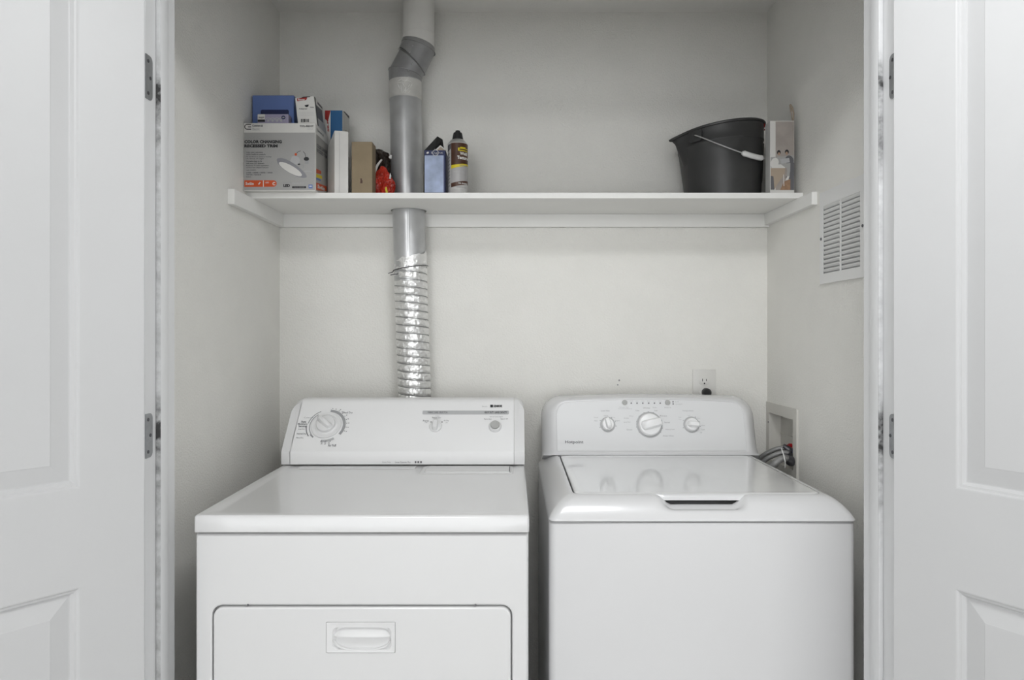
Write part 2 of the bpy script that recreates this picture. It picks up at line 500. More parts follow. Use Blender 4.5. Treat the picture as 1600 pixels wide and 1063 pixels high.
# doors, folded out into the room
def door(n, corner, ang_dir, away, label):
    W, T, H0, H1 = 0.712, 0.035, 0.012, HEAD-0.004
    d = Vector((ang_dir[0], ang_dir[1], 0)).normalized()
    a = Vector((away[0], away[1], 0)).normalized()
    M = Matrix(((d.x, a.x, 0, corner[0]), (d.y, a.y, 0, corner[1]), (0, 0, 1, 0), (0, 0, 0, 1)))
    st, mu = 0.106, 0.10
    cols = [(st, (W-mu)/2), ((W+mu)/2, W-st)]
    rows = [(0.235, CZ-0.441), (CZ-0.268, H1-0.12)]
    xs = [0, cols[0][0], cols[0][1], cols[1][0], cols[1][1], W]
    zs = [H0, rows[0][0], rows[0][1], rows[1][0], rows[1][1], H1]
    b = new()
    for i in range(5):
        for j in range(5):
            if i in (1, 3) and j in (1, 3): continue
            t = new()
            for yy, rev in ((0, False), (T, True)):
                vs = [t.verts.new((xs[i], yy, zs[j])), t.verts.new((xs[i+1], yy, zs[j])), t.verts.new((xs[i+1], yy, zs[j+1])), t.verts.new((xs[i], yy, zs[j+1]))]
                t.faces.new(vs[::-1] if rev else vs)
            merge(b, t)
    t = new()
    for (p, q) in (((0, H0), (W, H0)), ((W, H0), (W, H1)), ((W, H1), (0, H1)), ((0, H1), (0, H0))):
        vs = [t.verts.new((p[0], 0, p[1])), t.verts.new((p[0], T, p[1])), t.verts.new((q[0], T, q[1])), t.verts.new((q[0], 0, q[1]))]
        t.faces.new(vs)
    merge(b, t)
    bmesh.ops.remove_doubles(b, verts=b.verts, dist=1e-5)
    bmesh.ops.recalc_face_normals(b, faces=b.faces)
    bmesh.ops.transform(b, matrix=M, verts=b.verts)
    o = obj('door_%d' % n, b, M_DOOR, base=corner, smooth=20, kind='structure')
    # moulded raised panels, both faces
    prof = [(0, 0), (0.002, 0.0005), (0.0045, 0.0035), (0.008, 0.0040), (0.0105, 0.0075), (0.0125, 0.0100), (0.0145, 0.0100), (0.043, 0.0028), (0.0445, 0.0022)]
    for c in cols:
        for r in rows:
            b = new()
            for side in (0, 1):
                rings = []
                for ins, dep in prof:
                    x0, x1, z0, z1 = c[0]+ins, c[1]-ins, r[0]+ins, r[1]-ins
                    y = dep if side == 0 else T-dep
                    ring = [Vector((x0, y, z0)), Vector((x1, y, z0)), Vector((x1, y, z1)), Vector((x0, y, z1))]
                    rings.append(ring)
                loft(b, rings, cap1=True)
            bmesh.ops.transform(b, matrix=M, verts=b.verts)
            for f in b.faces: f.normal_update()
            for f in b.faces:
                cen = f.calc_center_median()
                loc = M.inverted() @ cen
                if (f.normal.dot(a) > 0) == (loc.y < T/2): f.normal_flip()
            obj('panel', b, M_DOOR, o, smooth=0)
    b = new()
    p = M @ Vector((W-0.07, -0.0, 0.93))
    lathe(b, [(0.026, 0), (0.026, 0.004), (0.011, 0.010), (0.010, 0.025), (0.024, 0.034), (0.027, 0.047), (0.020, 0.056), (0.001, 0.058)], p, -a, 24)
    obj('door_knob', b, M_HINGE, o, label='satin grey knob')
    return o
door(1, (-0.688, 1.27, 0), (-0.635, -0.772), (-0.772, 0.635), None)
door(2, (0.707, 1.27, 0), (0.537, -0.843), (0.843, 0.537), None)

# ---------------------------------------------------------------- shelf
ST, SB = CZ+0.4114, CZ+0.3955
SY = 1.99
HX, HY, HR = -0.3385, 2.196, 0.0565
b = new()
# board with the round duct hole
N = 48
q = 0.07
def sq(i):
    a = 2*PI*(i+0.5)/N + 0
    a = 2*PI*i/N
    c_, s_ = math.cos(a), math.sin(a)
    k = q/max(abs(c_), abs(s_))
    return (HX+c_*k, HY+s_*k)
for z in (ST, SB):
    loft(b, [[Vector((*sq(i), z)) for i in range(N)], [Vector((HX+HR*math.cos(2*PI*i/N), HY+HR*math.sin(2*PI*i/N), z)) for i in range(N)]])
loft(b, [[Vector((HX+HR*math.cos(2*PI*i/N), HY+HR*math.sin(2*PI*i/N), z)) for i in range(N)] for z in (ST, SB)])
for x0, x1, y0, y1 in ((XL, HX-q, SY, YB), (HX+q, XR, SY, YB), (HX-q, HX+q, SY, HY-q), (HX-q, HX+q, HY+q, YB)):
    for z in (ST, SB):
        poly(b, [(x0, y0, z), (x1, y0, z), (x1, y1, z), (x0, y1, z)])
poly(b, [(XL, SY, SB), (XR, SY, SB), (XR, SY, ST), (XL, SY, ST)])
shelf = obj('wall_shelf', b, M_SHELF, base=(XL, YB, SB), smooth=0, label='long white painted shelf board across the closet with a round duct hole', cat='shelf')
b = new(); box(b, (XL, YB-0.019, SB-0.0425), (XR, YB, SB), 0.0012, 1); obj('rear_cleat', b, M_SHELF, shelf)
b = new(); box(b, (XL, 1.857, SB-0.0425), (XL+0.019, YB-0.019, SB), 0.0012, 1); obj('left_cleat', b, M_SHELF, shelf)
b = new(); box(b, (XR-0.016, 1.895, SB-0.0365), (XR, YB-0.019, SB+0.000), 0.0012, 1); obj('right_cleat', b, M_SHELF, shelf)

# ---------------------------------------------------------------- air grille on the right wall
GX = XR-0.005
y0, y1, z0, z1 = 1.628, 1.868, CZ+0.138, CZ+0.382
vent = thing('vent_grille', (XR, (y0+y1)/2, z0), 'white metal air return grille with two columns of louvres on right wall', 'vent')
cols = [(1.748-0.0960, 1.748), (1.756, 1.849)]
zz0, zz1 = CZ+0.163, CZ+0.345
b = new()
ys = [y0, cols[0][0], cols[0][1], cols[1][0], cols[1][1], y1]
zs = [z0, zz0, zz1, z1]
for i in range(5):
    for j in range(3):
        if i in (1, 3) and j == 1: continue
        box(b, (GX, ys[i], zs[j]), (GX+0.0015, ys[i+1], zs[j+1]))
bmesh.ops.remove_doubles(b, verts=b.verts, dist=1e-5)
# folded rim back to the wall
for lo, hi in (((GX, y0-0.002, z0-0.002), (XR, y0, z1+0.002)), ((GX, y1, z0-0.002), (XR, y1+0.002, z1+0.002)), ((GX, y0, z0-0.002), (XR, y1, z0)), ((GX, y0, z1), (XR, y1, z1+0.002))):
    box(b, lo, hi)
obj('frame', b, M_VENT, vent, smooth=20)
b = new(); box(b, (XR-0.0012, cols[0][0]-0.004, zz0-0.004), (XR-0.0004, cols[1][1]+0.004, zz1+0.004)); obj('backing', b, M_GREY, vent, smooth=0, label='grey sheet painted as the shade behind the louvres')  # flat sheet whose grey stands in for shade behind the louvres
nl = 15
for c in cols:
    for k in range(nl):
        zt = zz1 - (zz1-zz0)*(k+0.08)/nl
        b = new()
        dz = (zz1-zz0)/nl
        sec = [(GX-0.0012, zt), (GX-0.0012, zt-dz*0.14), (GX+0.0030, zt-dz*0.60), (GX+0.0036, zt-dz*0.48)]
        loft(b, [[Vector((x, y, z)) for x, z in sec] for y in (c[0], c[1])], cap0=True, cap1=True)
        obj('louvre', b, M_VENT, vent, smooth=0)
for yy, zz in ((1.861, CZ+0.2585), (1.639, CZ+0.2600)):
    b = new()
    lathe(b, [(0.0042, 0), (0.0036, 0.0015), (0.001, 0.002)], (GX, yy, zz), (-1, 0, 0), 12)
    box(b, (GX-0.0023, yy-0.003, zz-0.0005), (GX-0.0018, yy+0.003, zz+0.0005))
    obj('screw', b, M_SCREW, vent)

# ---------------------------------------------------------------- power outlet and plug
pl = yplane(YB)
a = on(1082, 577.5, pl); c = on(1118, 577.5, pl)
outlet = thing('power_outlet', ((a.x+c.x)/2, YB, a.z-0.115), 'ivory wall power outlet with a black plug above the washer', 'outlet')
b = new(); box(b, (a.x, YB-0.005, a.z-0.115), (c.x, YB, a.z), 0.002, 2)
obj('cover_plate', b, M_PLATE, outlet)
for cy in (595.6, 614.6):
    cc = on(1099.8, cy, pl)
    b = new()
    ring = []
    for i in range(28):
        t = 2*PI*i/28
        ring.append((max(-0.0168, min(0.0168, 0.0185*math.cos(t))), 0.0145*math.sin(t)))
    loft(b, [[cc+Vector((x, -0.005, z)) for x, z in ring], [cc+Vector((x, -0.0066, z)) for x, z in ring], [cc+Vector((x*0.95, -0.0070, z*0.95)) for x, z in ring]], cap1=True)
    rc = obj('receptacle', b, M_PLATE, outlet)
    b = new()
    for dx, hh in ((-0.0063, 0.0042), (0.0063, 0.0036)):
        box(b, (cc.x+dx-0.0011, cc.y-0.0073, cc.z+0.0035-hh), (cc.x+dx+0.0011, cc.y-0.0069, cc.z+0.0035+hh))
    lathe(b, [(0.0026, 0), (0.0026, 0.0004)], (cc.x, cc.y-0.0069, cc.z-0.0075), (0, -1, 0), 12)
    obj('slot', b, M_BLACK, rc, smooth=0)
cc = on(1101.5, 613, pl)
plug = thing('power_plug', (cc.x, YB-0.012, cc.z), 'black rubber plug with cord in the lower socket above the washer', 'plug')
b = new()
loft(b, [[Vector((cc.x+x*k, YB-yy, cc.z+z*k)) for x, z in rrect(-0.0165, 0.0165, -0.016, 0.017, 0.0155, 3, 6)] for yy, k in ((0.0075, 0.80), (0.012, 0.86), (0.028, 0.84), (0.036, 0.70), (0.040, 0.45))], cap0=True, cap1=True)
obj('plug_body', b, M_RUB, plug)
b = new()
tube(b, curve_pts([(cc.x, YB-0.034, cc.z-0.004), (cc.x, YB-0.036, cc.z-0.025), (cc.x-0.004, YB-0.034, cc.z-0.07), (cc.x-0.02, YB-0.03, cc.z-0.3), (cc.x-0.05, YB-0.035, cc.z-0.55)], 8), [0.0085]*6+[0.0060]*27, 10)
obj('cord', b, M_RUB, plug)

# small nail holes and scuffs on the back wall
b = new()
for x, y, r in ((967.5, 594.6, 0.0032), (965.2, 601.5, 0.0026)):
    p = on(x, y, pl)
    lathe(b, [(r, 0), (r*0.8, 0.0006), (r*0.1, 0.0008)], (p.x, YB, p.z), (0, -1, 0), 8)
p = on(966.5, 594.5, pl)
obj('wall_anchor', b, M_GREY, base=p, label='pair of tiny dark wall plugs left in the back wall', cat='wall plug')

# ---------------------------------------------------------------- washer outlet box in the right wall
X2 = XR+0.034
obx = thing('outlet_box', (XR, (BXY0+BXY1)/2, BXZ0-0.03), 'recessed white washer outlet box with red and blue valves in right wall', 'outlet box')
b = new()
x0 = XR-0.005
oy0, oy1, oz0, oz1 = 2.020, 2.266, CZ-0.452, CZ-0.224
ys = [oy0, BXY0, BXY1, oy1]; zs = [oz0, BXZ0, BXZ1, oz1]
for i in range(3):
    for j in range(3):
        if i == 1 and j == 1: continue
        box(b, (x0, ys[i], zs[j]), (XR, ys[i+1], zs[j+1]))
box(b, (x0-0.002, oy0-0.001, oz0), (XR, oy0+0.003, oz1), 0.0008, 1)
obj('flange', b, M_BOXIN, obx, smooth=20)
b = new()
e = 0.0005
c0, c1 = (XR, BXY0+e, BXZ0+e), (X2, BXY1-e, BXZ1-e)
poly(b, [(c1[0], c0[1], c0[2]), (c1[0], c1[1], c0[2]), (c1[0], c1[1], c1[2]), (c1[0], c0[1], c1[2])])
for yy in (c0[1], c1[1]):
    poly(b, [(c0[0], yy, c0[2]), (c1[0], yy, c0[2]), (c1[0], yy, c1[2]), (c0[0], yy, c1[2])])
for zz in (c0[2], c1[2]):
    poly(b, [(c0[0], c0[1], zz), (c1[0], c0[1], zz), (c1[0], c1[1], zz), (c0[0], c1[1], zz)])
box(b, (X2-0.003, BXY0+e, CZ-0.3265), (X2, BXY1-e, CZ-0.3235))
obj('recess', b, M_BOXIN, obx, smooth=0)
def valve(y, z, m, lab):
    b = new()
    lathe(b, [(0.008, 0), (0.008, 0.02), (0.006, 0.022), (0.006, 0.03)], (X2, y, z), (-1, 0, 0), 14)
    lathe(b, [(0.010, -0.012), (0.011, -0.008), (0.011, 0.008), (0.008, 0.012)], (X2-0.014, y, z-0.006), (0, 0, 1), 14)
    v = obj('valve', b, M_BRASS, obx)
    b = new()
    for k in range(4):
        an = k*PI/2+0.4
        lathe(b, [(0.0055, 0), (0.0055, 0.009)], (X2-0.020, y+0.0095*math.cos(an), z+0.020+0.0095*math.sin(an)), (-1, 0, 0), 10)
    lathe(b, [(0.010, 0), (0.010, 0.008)], (X2-0.020, y, z+0.020), (-1, 0, 0), 14)
    obj('valve_handle', b, m, v, label=lab)
valve(2.108, CZ-0.372, M_REDV, 'red plastic valve handle')
valve(2.083, CZ-0.385, M_BLUEV, 'blue plastic valve handle')
b = new()
p = Vector((x0, 2.2475, CZ-0.290))
lathe(b, [(0.003, 0), (0.002, 0.0015)], p, (-1, 0, 0), 8)
obj('screw', b, M_SCREW, obx)

def hose(name, pts, r, m, label, grp=None):
    t = thing(name, pts[0], label, 'hose', grp)
    b = new(); cp = curve_pts(pts, 14)
    tube(b, cp, r, 12); obj('hose_body', b, m, t)
    b = new()
    d = (cp[3]-cp[0]).normalized()
    lathe(b, [(r*1.25, 0), (r*1.45, 0.002), (r*1.45, 0.014), (r*1.2, 0.018), (r*1.15, 0.03)], cp[0], d, 10)
    obj('coupling', b, M_SCREW, t, label='dark metal coupling nut')
    return t
hose('water_hose', [P(1237, 706, 2.085), P(1226, 700, 2.09), P(1208, 704, 2.10), P(1188, 716, 2.13), P(1172, 740, 2.17), P(1160, 790, 2.205)], 0.0072, M_HOSE,
     'topmost grey braided water hose running from outlet box behind the washer')
hose('water_hose', [P(1239, 716, 2.07), P(1228, 707.5, 2.06), P(1210, 711.5, 2.07), P(1190, 724, 2.10), P(1174, 750, 2.15), P(1163, 820, 2.205)], 0.0072, M_HOSE,
     'second braided water hose down, between topmost hose and thick drain hose')
hose('drain_hose', [P(1238, 722, 2.05), P(1226, 716, 2.035), P(1213, 723, 2.03), P(1202, 737, 2.05), P(1194, 765, 2.10), P(1180, 860, 2.21)], 0.0105, M_HOSE,
     'thick grey braided drain hose lowest of the hoses at the outlet box')
b = new()
for x, y, D in ((1224, 700, 2.05),):
    p = P(x, y, D)
    tube(b, [P(1221, 701, 2.035), P(1224, 710, 2.02), P(1227, 722, 2.012), P(1226.5, 731, 2.02)], 0.0016, 8)
obj('cable_tie', b, M_WPLAS, base=p, label='thin pale strap hanging over the hoses at the outlet box', cat='cable tie')

# ---------------------------------------------------------------- vent duct
DY = 2.199
duct = thing('vent_duct', (-0.34, DY, 0.2), 'round metal dryer vent duct rising through the shelf with foil hose below', 'duct')
def ell_ring(L, R, rd, n=40, squash=1.0):
    """ring through two silhouette points (x, z) given in metres, depth radius rd"""
    c = Vector(((L[0]+R[0])/2, DY, (L[1]+R[1])/2)); h = Vector(((R[0]-L[0])/2, 0, (R[1]-L[1])/2))
    return [c+h*math.cos(2*PI*i/n)+Vector((0, -rd*math.sin(2*PI*i/n), 0)) for i in range(n)]
def px(x, y): return ((x-CX)/F*DY, CZ-(y-CY)/F*DY)
R0 = 0.0512
def tube_px(name, levels, m, rd=R0, label=None, k=1.0):
    b = new()
    rings = []
    for (xl, yl, xr, yr) in levels:
        l, r = px(xl, yl), px(xr, yr)
        rings.append(ell_ring(l, r, rd*k))
    loft(b, rings, flip=True)
    return obj(name, b, m, duct, smooth=50, label=label)
tube_px('painted_pipe', [(629.5, -4.5, 678.5, -4.5), (629.5, 10, 678.5, 10), (629.3, 30, 678.7, 30), (629, 55, 679, 60), (628.8, 62, 679.2, 74.5), (629.3, 62.6, 678.8, 75.1)], M_PIPEP, 0.0520, 'pipe section painted the wall colour')
# painted seams on the upper pipe
b = new()
tube(b, [Vector(((x-CX)/F*DY, DY-math.sqrt(max(0, 0.0519**2-((x-654)/F*DY)**2)), CZ-(y-CY)/F*DY)) for x, y in [(630+i*2, 57-0.10*i+0.06*(i-12)**2*0.12) for i in range(25)]], 0.0007, 6)
obj('paint_ridge', b, M_PIPEP, duct); b = new()
tube(b, [Vector(((x-CX)/F*DY, DY-math.sqrt(max(0, 0.0519**2-((x-654)/F*DY)**2)), CZ-(y-CY)/F*DY)) for x, y in [(640+i*1.5, 30-0.10*i) for i in range(11)]], 0.0006, 6)
obj('paint_ridge', b, M_PIPEP, duct)
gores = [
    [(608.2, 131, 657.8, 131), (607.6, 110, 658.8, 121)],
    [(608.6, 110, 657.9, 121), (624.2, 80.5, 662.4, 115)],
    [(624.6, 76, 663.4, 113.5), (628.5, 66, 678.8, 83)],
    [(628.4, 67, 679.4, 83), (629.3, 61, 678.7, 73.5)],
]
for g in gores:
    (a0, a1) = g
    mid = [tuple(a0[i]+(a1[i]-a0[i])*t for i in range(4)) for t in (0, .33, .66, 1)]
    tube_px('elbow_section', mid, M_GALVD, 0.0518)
for (xl, yl, xr, yr) in ((607.4, 110, 659.0, 121), (623.6, 78, 663.6, 115.2), (628.0, 66.5, 679.8, 83.5)):
    b = new()
    l, r = px(xl, yl), px(xr, yr)
    tube(b, (lambda q: q+[q[0]])(ell_ring(l, r, 0.0524)), 0.0013, 6, cap=False)
    obj('seam_bead', b, M_GALVD, duct)
b = new()
for x, y in ((645, 72), (641, 82), (643.5, 100), (638.5, 111)):
    p = Vector(((x-CX)/F*(DY-0.050), DY-0.0515, CZ-(y-CY)/F*(DY-0.050)))
    b = new(); lathe(b, [(0.0024, 0), (0.0016, 0.0018), (0.0005, 0.002)], p, (0, -1, 0), 8)
    obj('rivet', b, M_STEEL, duct)
# pipe through the shelf, crinkled foil tape joint on top
lev = [(608.8, 128, 658.4, 128), (608.8, 150, 658.4, 150), (609.8, 200, 659.4, 200), (611, 300, 661, 300), (613.5, 330, 663.3, 330), (615.5, 400, 665.2, 400), (616.5, 440, 665.8, 440)]
tube_px('steel_pipe', lev, M_GALV, 0.0514)
b = new()
# lap seam along the pipe
for i in range(14):
    pass
rnd = random.Random(3)
rings = []
for j in range(9):
    y = 129.5+28*j/8
    l, r = px(608.1, y), px(659.0, y)
    rg = ell_ring(l, r, 0.0526)
    for i, p in enumerate(rg):
        v = noise.noise(Vector((p.x*45, p.y*45, p.z*70)))
        cc = Vector(((l[0]+r[0])/2, DY, p.z))
        dd = (p-cc).normalized()
        p += dd*(0.0006*v)
    rings.append(rg)
loft(b, rings, flip=True)
obj('tape_band', b, M_TAPE, duct, smooth=40, label='crinkled foil tape around the pipe joint')
b = new()
for k in range(14):
    x, y = 631+rnd.uniform(-10, 16), 143+rnd.uniform(-9, 9)
    an = rnd.uniform(0, PI); L = rnd.uniform(2, 6)
    pts = []
    for s in (-1, 0, 1):
        xx, yy = x+math.cos(an)*L*s, y+math.sin(an)*L*s
        X = (xx-CX)/F*DY
        cxx = (633.5-CX)/F*DY
        pts.append(Vector((X, DY-math.sqrt(max(1e-6, 0.0530**2-(X-cxx)**2)), CZ-(yy-CY)/F*DY)))
    tube(b, pts, [0.0004, 0.0013, 0.0004], 5)
obj('tape_crease', b, M_CREASE, duct, label='tape creases coloured bright as painted highlights')
# bead of the lap seam down the lower pipe
b = new()
for pts in ([(643, 328), (644, 398)], [(640, 328), (641, 396)]):
    q = []
    for x, y in pts:
        X = (x-CX)/F*DY; cxx = (639.5-CX)/F*DY
        q.append(Vector((X, DY-math.sqrt(0.0514**2-(X-cxx)**2), CZ-(y-CY)/F*DY)))
    tube(b, q, 0.0007, 6)
obj('lap_seam', b, M_GALV, duct)

# corrugated foil hose
ctr = [(641.5, 396), (642, 450), (644.5, 520), (646.5, 575), (648.5, 625), (650, 700), (651, 800), (648, 870)]
def cpt(y):
    for (xa, ya), (xb, yb) in zip(ctr[:-1], ctr[1:]):
        if y <= yb:
            return xa+(xb-xa)*max(0, (y-ya))/(yb-ya)
    return ctr[-1][0]
b = new()
seg = 80
PITCH = 11.9*DY/F
rings = []
ztop, zbot = CZ-(396-CY)/F*DY, CZ-(870-CY)/F*DY
nr = int((ztop-zbot)/PITCH*9)
for j in range(nr+1):
    z = ztop+(zbot-ztop)*j/nr
    y = CY-(z-CZ)*F/DY
    cx = (cpt(y)-CX)/F*DY
    ring = []
    for i in range(seg):
        a = 2*PI*i/seg
        zz = z
        rr = 0.0505
        if j == 0:       # ragged top edge, higher on the right
            zz = z-0.030+0.030*(0.5+0.5*math.cos(a))+0.009*noise.noise(Vector((a*2.3, 1, 4)))
        elif j < 24:
            f = (24-j)/24
            zz = z-f*(0.030-0.030*(0.5+0.5*math.cos(a)))*1.0
        ph = (zz/PITCH - a/(2*PI)*1.0) % 1.0
        d = min(ph, 1-ph)
        rr += 0.0026*(1-math.exp(-(d/0.16)**2)) - 0.0008
        rr += 0.0021*noise.noise(Vector((math.cos(a)*5.5, math.sin(a)*5.5, zz*95)))+0.0011*noise.noise(Vector((math.cos(a)*15+7, math.sin(a)*15, zz*230)))
        rr = max(rr, 0.0522 if j < 14 else 0.0490)
        ring.append(Vector((cx+rr*math.cos(a), DY-rr*math.sin(a), zz)))
    rings.append(ring)
loft(b, rings, flip=True)
foil = obj('foil_hose', b, M_FOIL, duct, smooth=12, label='crinkled silver foil flexible hose')
b = new()
pts = []
n = int((ztop-0.035-zbot)/PITCH*36)
for k in range(n):
    a = 2*PI*k/36
    # helix where phase is zero: z/PITCH - a/2pi = const
    zz = (math.floor(ztop/PITCH)-2 - (n-k)/36.0 + n/36.0 - k/18.0*0.5)*PITCH if False else (math.floor((ztop-0.035)/PITCH)*PITCH - k/36.0*PITCH)
    ang = -2*PI*k/36.0
    y = CY-(zz-CZ)*F/DY
    cx = (cpt(y)-CX)/F*DY
    pts.append(Vector((cx+0.0516*math.cos(ang), DY-0.0516*math.sin(ang), zz)))
tube(b, pts, 0.0009, 5)
obj('spring_wire', b, M_WIRE, foil, smooth=60, label='grey spiral wire of the hose')
b = new()
pts = []
for k in range(40):
    a = PI*1.02 - PI*1.1*k/39
    x = 641.5+25.8*math.cos(a)
    cxx = (641.5-CX)/F*DY
    z = CZ-((424-4.5*(math.cos(a)+1)/1.0*0.95)-CY)/F*DY
    pts.append(Vector((cxx+0.0555*math.cos(a), DY-0.0555*math.sin(a), z)))
tube(b, [P(606.5, 427.5, DY-0.02), P(613, 425.5, DY-0.015)]+pts[1:], 0.0013, 6)
tube(b, [P(610, 430, DY-0.03), P(617, 428.5, DY-0.035), P(622, 428, DY-0.045)], 0.0012, 6)
obj('wire_tie', b, M_BLACK, duct, label='dark wire twisted around the hose top')

# ---------------------------------------------------------------- dryer
DX0, DX1, DYF, DYB = -0.6549, 0.0314, 1.395, 2.125
DT = CZ-0.371
dryer = thing('clothes_dryer', ((DX0+DX1)/2, 1.76, 0), 'white front-loading clothes dryer with one large dial, left of the washer', 'dryer')

def ring_y(pts, y): return [Vector((x, y, z)) for x, z in pts]
def ring_z(pts, z): return [Vector((x, y, z)) for x, y in pts]

# cabinet with a rounded opening for the door
cb0, cb1 = 0.025, CZ-0.4105
ddx0, ddx1, ddz0, ddz1 = DX0+0.0355, DX1-0.0345, 0.27, CZ-0.5560
b = new()
NS, NC = 10, 6
opn = rrect(ddx0, ddx1, ddz0, ddz1, 0.022, NS, NC)
rings = [ring_y(rrect(DX0+0.0015, DX1-0.0015, cb0, cb1, 0.003, NS, NC), DYB),
         ring_y(rrect(DX0+0.0015, DX1-0.0015, cb0, cb1, 0.003, NS, NC), DYF+0.012),
         ring_y(rrect(DX0+0.0025, DX1-0.0025, cb0+0.001, cb1-0.0012, 0.004, NS, NC), DYF+0.0075),
         ring_y(rrect(DX0+0.0055, DX1-0.0055, cb0+0.004, cb1-0.004, 0.004, NS, NC), DYF+0.0045),
         ring_y(rrect(DX0+0.0065, DX1-0.0065, cb0+0.005, cb1-0.005, 0.004, NS, NC), DYF+0.0045),
         ring_y(rrect(ddx0-0.004, ddx1+0.004, ddz0-0.004, ddz1+0.004, 0.026, NS, NC), DYF+0.0045),
         ring_y(rrect(ddx0-0.003, ddx1+0.003, ddz0-0.003, ddz1+0.003, 0.025, NS, NC), DYF+0.0045),
         ring_y(opn, DYF+0.0060),
         ring_y(opn, DYF+0.026)]
loft(b, rings, cap0=True, cap1=True)
obj('cabinet', b, M_ENAM, dryer, smooth=30)
# front door
g = 0.0030
hx0, hx1, hz0, hz1 = (508.6-CX)/765.0, (617.4-CX)/765.0, CZ-(1022-CY)/765.0, CZ-(973.5-CY)/765.0
hole = rrect(hx0, hx1, hz0, hz1, 0.002, NS, NC)
b = new()
rings = [ring_y(rrect(ddx0+g, ddx1-g, ddz0+g, ddz1-g-0.001, 0.020, NS, NC), DYF+0.024),
         ring_y(rrect(ddx0+g, ddx1-g, ddz0+g, ddz1-g-0.001, 0.020, NS, NC), DYF+0.0075),
         ring_y(rrect(ddx0+g+0.001, ddx1-g-0.001, ddz0+g+0.001, ddz1-g-0.002, 0.020, NS, NC), DYF+0.0048),
         ring_y(rrect(ddx0+g+0.0035, ddx1-g-0.0035, ddz0+g+0.003, ddz1-g-0.0045, 0.018, NS, NC), DYF+0.0035),
         ring_y(rrect(ddx0+g+0.0045, ddx1-g-0.0045, ddz0+g+0.004, ddz1-g-0.0055, 0.017, NS, NC), DYF+0.0035),
         ring_y(rrect(hx0-0.001, hx1+0.001, hz0-0.001, hz1+0.001, 0.002, NS, NC), DYF+0.0035),
         ring_y(hole, DYF+0.0035), ring_y(hole, DYF+0.020)]
loft(b, rings, cap0=True, cap1=True)
dd = obj('door', b, M_ENAM, dryer, smooth=30)
# handle plate with pull lip and pocket
b = new()
sx0, sx1 = (518.5-CX)/765.0, (611-CX)/765.0
sz0, szm, sz1 = CZ-(1017-CY)/765.0, CZ-(997-CY)/765.0, CZ-(982-CY)/765.0
def pocket(k, dz=0.0):
    """flat top, belly-shaped bottom outline with the rrect vertex count"""
    out = []
    for x, z in rrect(sx0, sx1, sz0, sz1, 0.010, NS, NC):
        cx, cz = (sx0+sx1)/2, (sz0+sz1)/2
        out.append((cx+(x-cx)*k, cz+(z-cz)*k+dz))
    return out
rings = [ring_y(rrect(hx0+0.0006, hx1-0.0006, hz0+0.0006, hz1-0.0006, 0.002, NS, NC), DYF+0.012),
         ring_y(rrect(hx0+0.0006, hx1-0.0006, hz0+0.0006, hz1-0.0006, 0.002, NS, NC), DYF+0.0030),
         ring_y(rrect(hx0+0.0016, hx1-0.0016, hz0+0.0016, hz1-0.0016, 0.002, NS, NC), DYF+0.0018),
         ring_y(rrect(hx0+0.0030, hx1-0.0030, hz0+0.0030, hz1-0.0030, 0.002, NS, NC), DYF+0.0022),
         ring_y(pocket(1.0), DYF+0.0024), ring_y(pocket(0.97), DYF+0.0045), ring_y(pocket(0.90), DYF+0.009)]
loft(b, rings, cap1=True)
hp = obj('handle_plate', b, M_PLAS, dd, smooth=35)
b = new()
rings = []
for t in range(13):
    u = -1+2*t/12
    x = (sx0+sx1)/2+(sx1-sx0)/2*0.99*u
    k = max(0.03, math.sqrt(max(0, 1-abs(u)**4)))
    zt, zb = szm+(sz1-szm)*0.92*k, szm-0.0008*k
    rings.append([Vector((x, DYF+0.0088, zt)), Vector((x, DYF+0.0088-0.0042*k, zt-0.004*k)), Vector((x, DYF+0.0088-0.0082*k, szm+0.0035*k)), Vector((x, DYF+0.0088-0.0090*k, szm+0.0015*k)), Vector((x, DYF+0.0088-0.0084*k, zb)), Vector((x, DYF+0.0088, zb+0.001))])
loft(b, rings, cap0=True, cap1=True)
# belly-shaped lower lip
rings = []
for t in range(17):
    u = -1+2*t/16
    x = (sx0+sx1)/2+(sx1-sx0)/2*0.97*u
    zb = szm-0.004-(szm-sz0-0.004)*math.sqrt(max(0, 1-abs(u)**2.6))
    rings.append([Vector((x, DYF+0.0088, zb+0.0005)), Vector((x, DYF+0.0035, zb-0.0002)), Vector((x, DYF+0.0022, zb-0.0022)), Vector((x, DYF+0.0088, sz0-0.001))])
loft(b, rings)
bmesh.ops.recalc_face_normals(b, faces=b.faces)
obj('pull_lip', b, M_PLAS, hp, smooth=40)
for xx in (385.8, 742.5):
    b = new()
    lathe(b, [(0.0024, 0), (0.002, 0.0012)], ((xx-CX)/765.0, DYF+0.0046, ddz1+0.0000), (0, -1, 0), 10)
    obj('door_bumper', b, M_DGREY, dd)
# top panel with a raised rim
b = new()
def rz(i, r=0.004): return rrect(DX0+i, DX1-i, DYF+i, DYB-i, r, NS, NC)
rings = [ring_z(rz(0.0035), CZ-0.4065), ring_z(rz(0.0008), CZ-0.4060), ring_z(rz(0, 0.006), CZ-0.4045), ring_z(rz(0, 0.006), CZ-0.3765),
         ring_z(rz(0.0012, 0.006), CZ-0.3735), ring_z(rz(0.0042, 0.006), CZ-0.3713), ring_z(rz(0.008, 0.006), DT),
         ring_z(rrect(DX0+0.024, DX1-0.024, DYF+0.026, DYB-0.03, 0.012, NS, NC), DT),
         ring_z(rrect(DX0+0.032, DX1-0.032, DYF+0.036, DYB-0.035, 0.014, NS, NC), DT-0.0022)]
loft(b, rings, cap0=True, cap1=True)
obj('top_panel', b, M_ENAM, dryer, smooth=25)
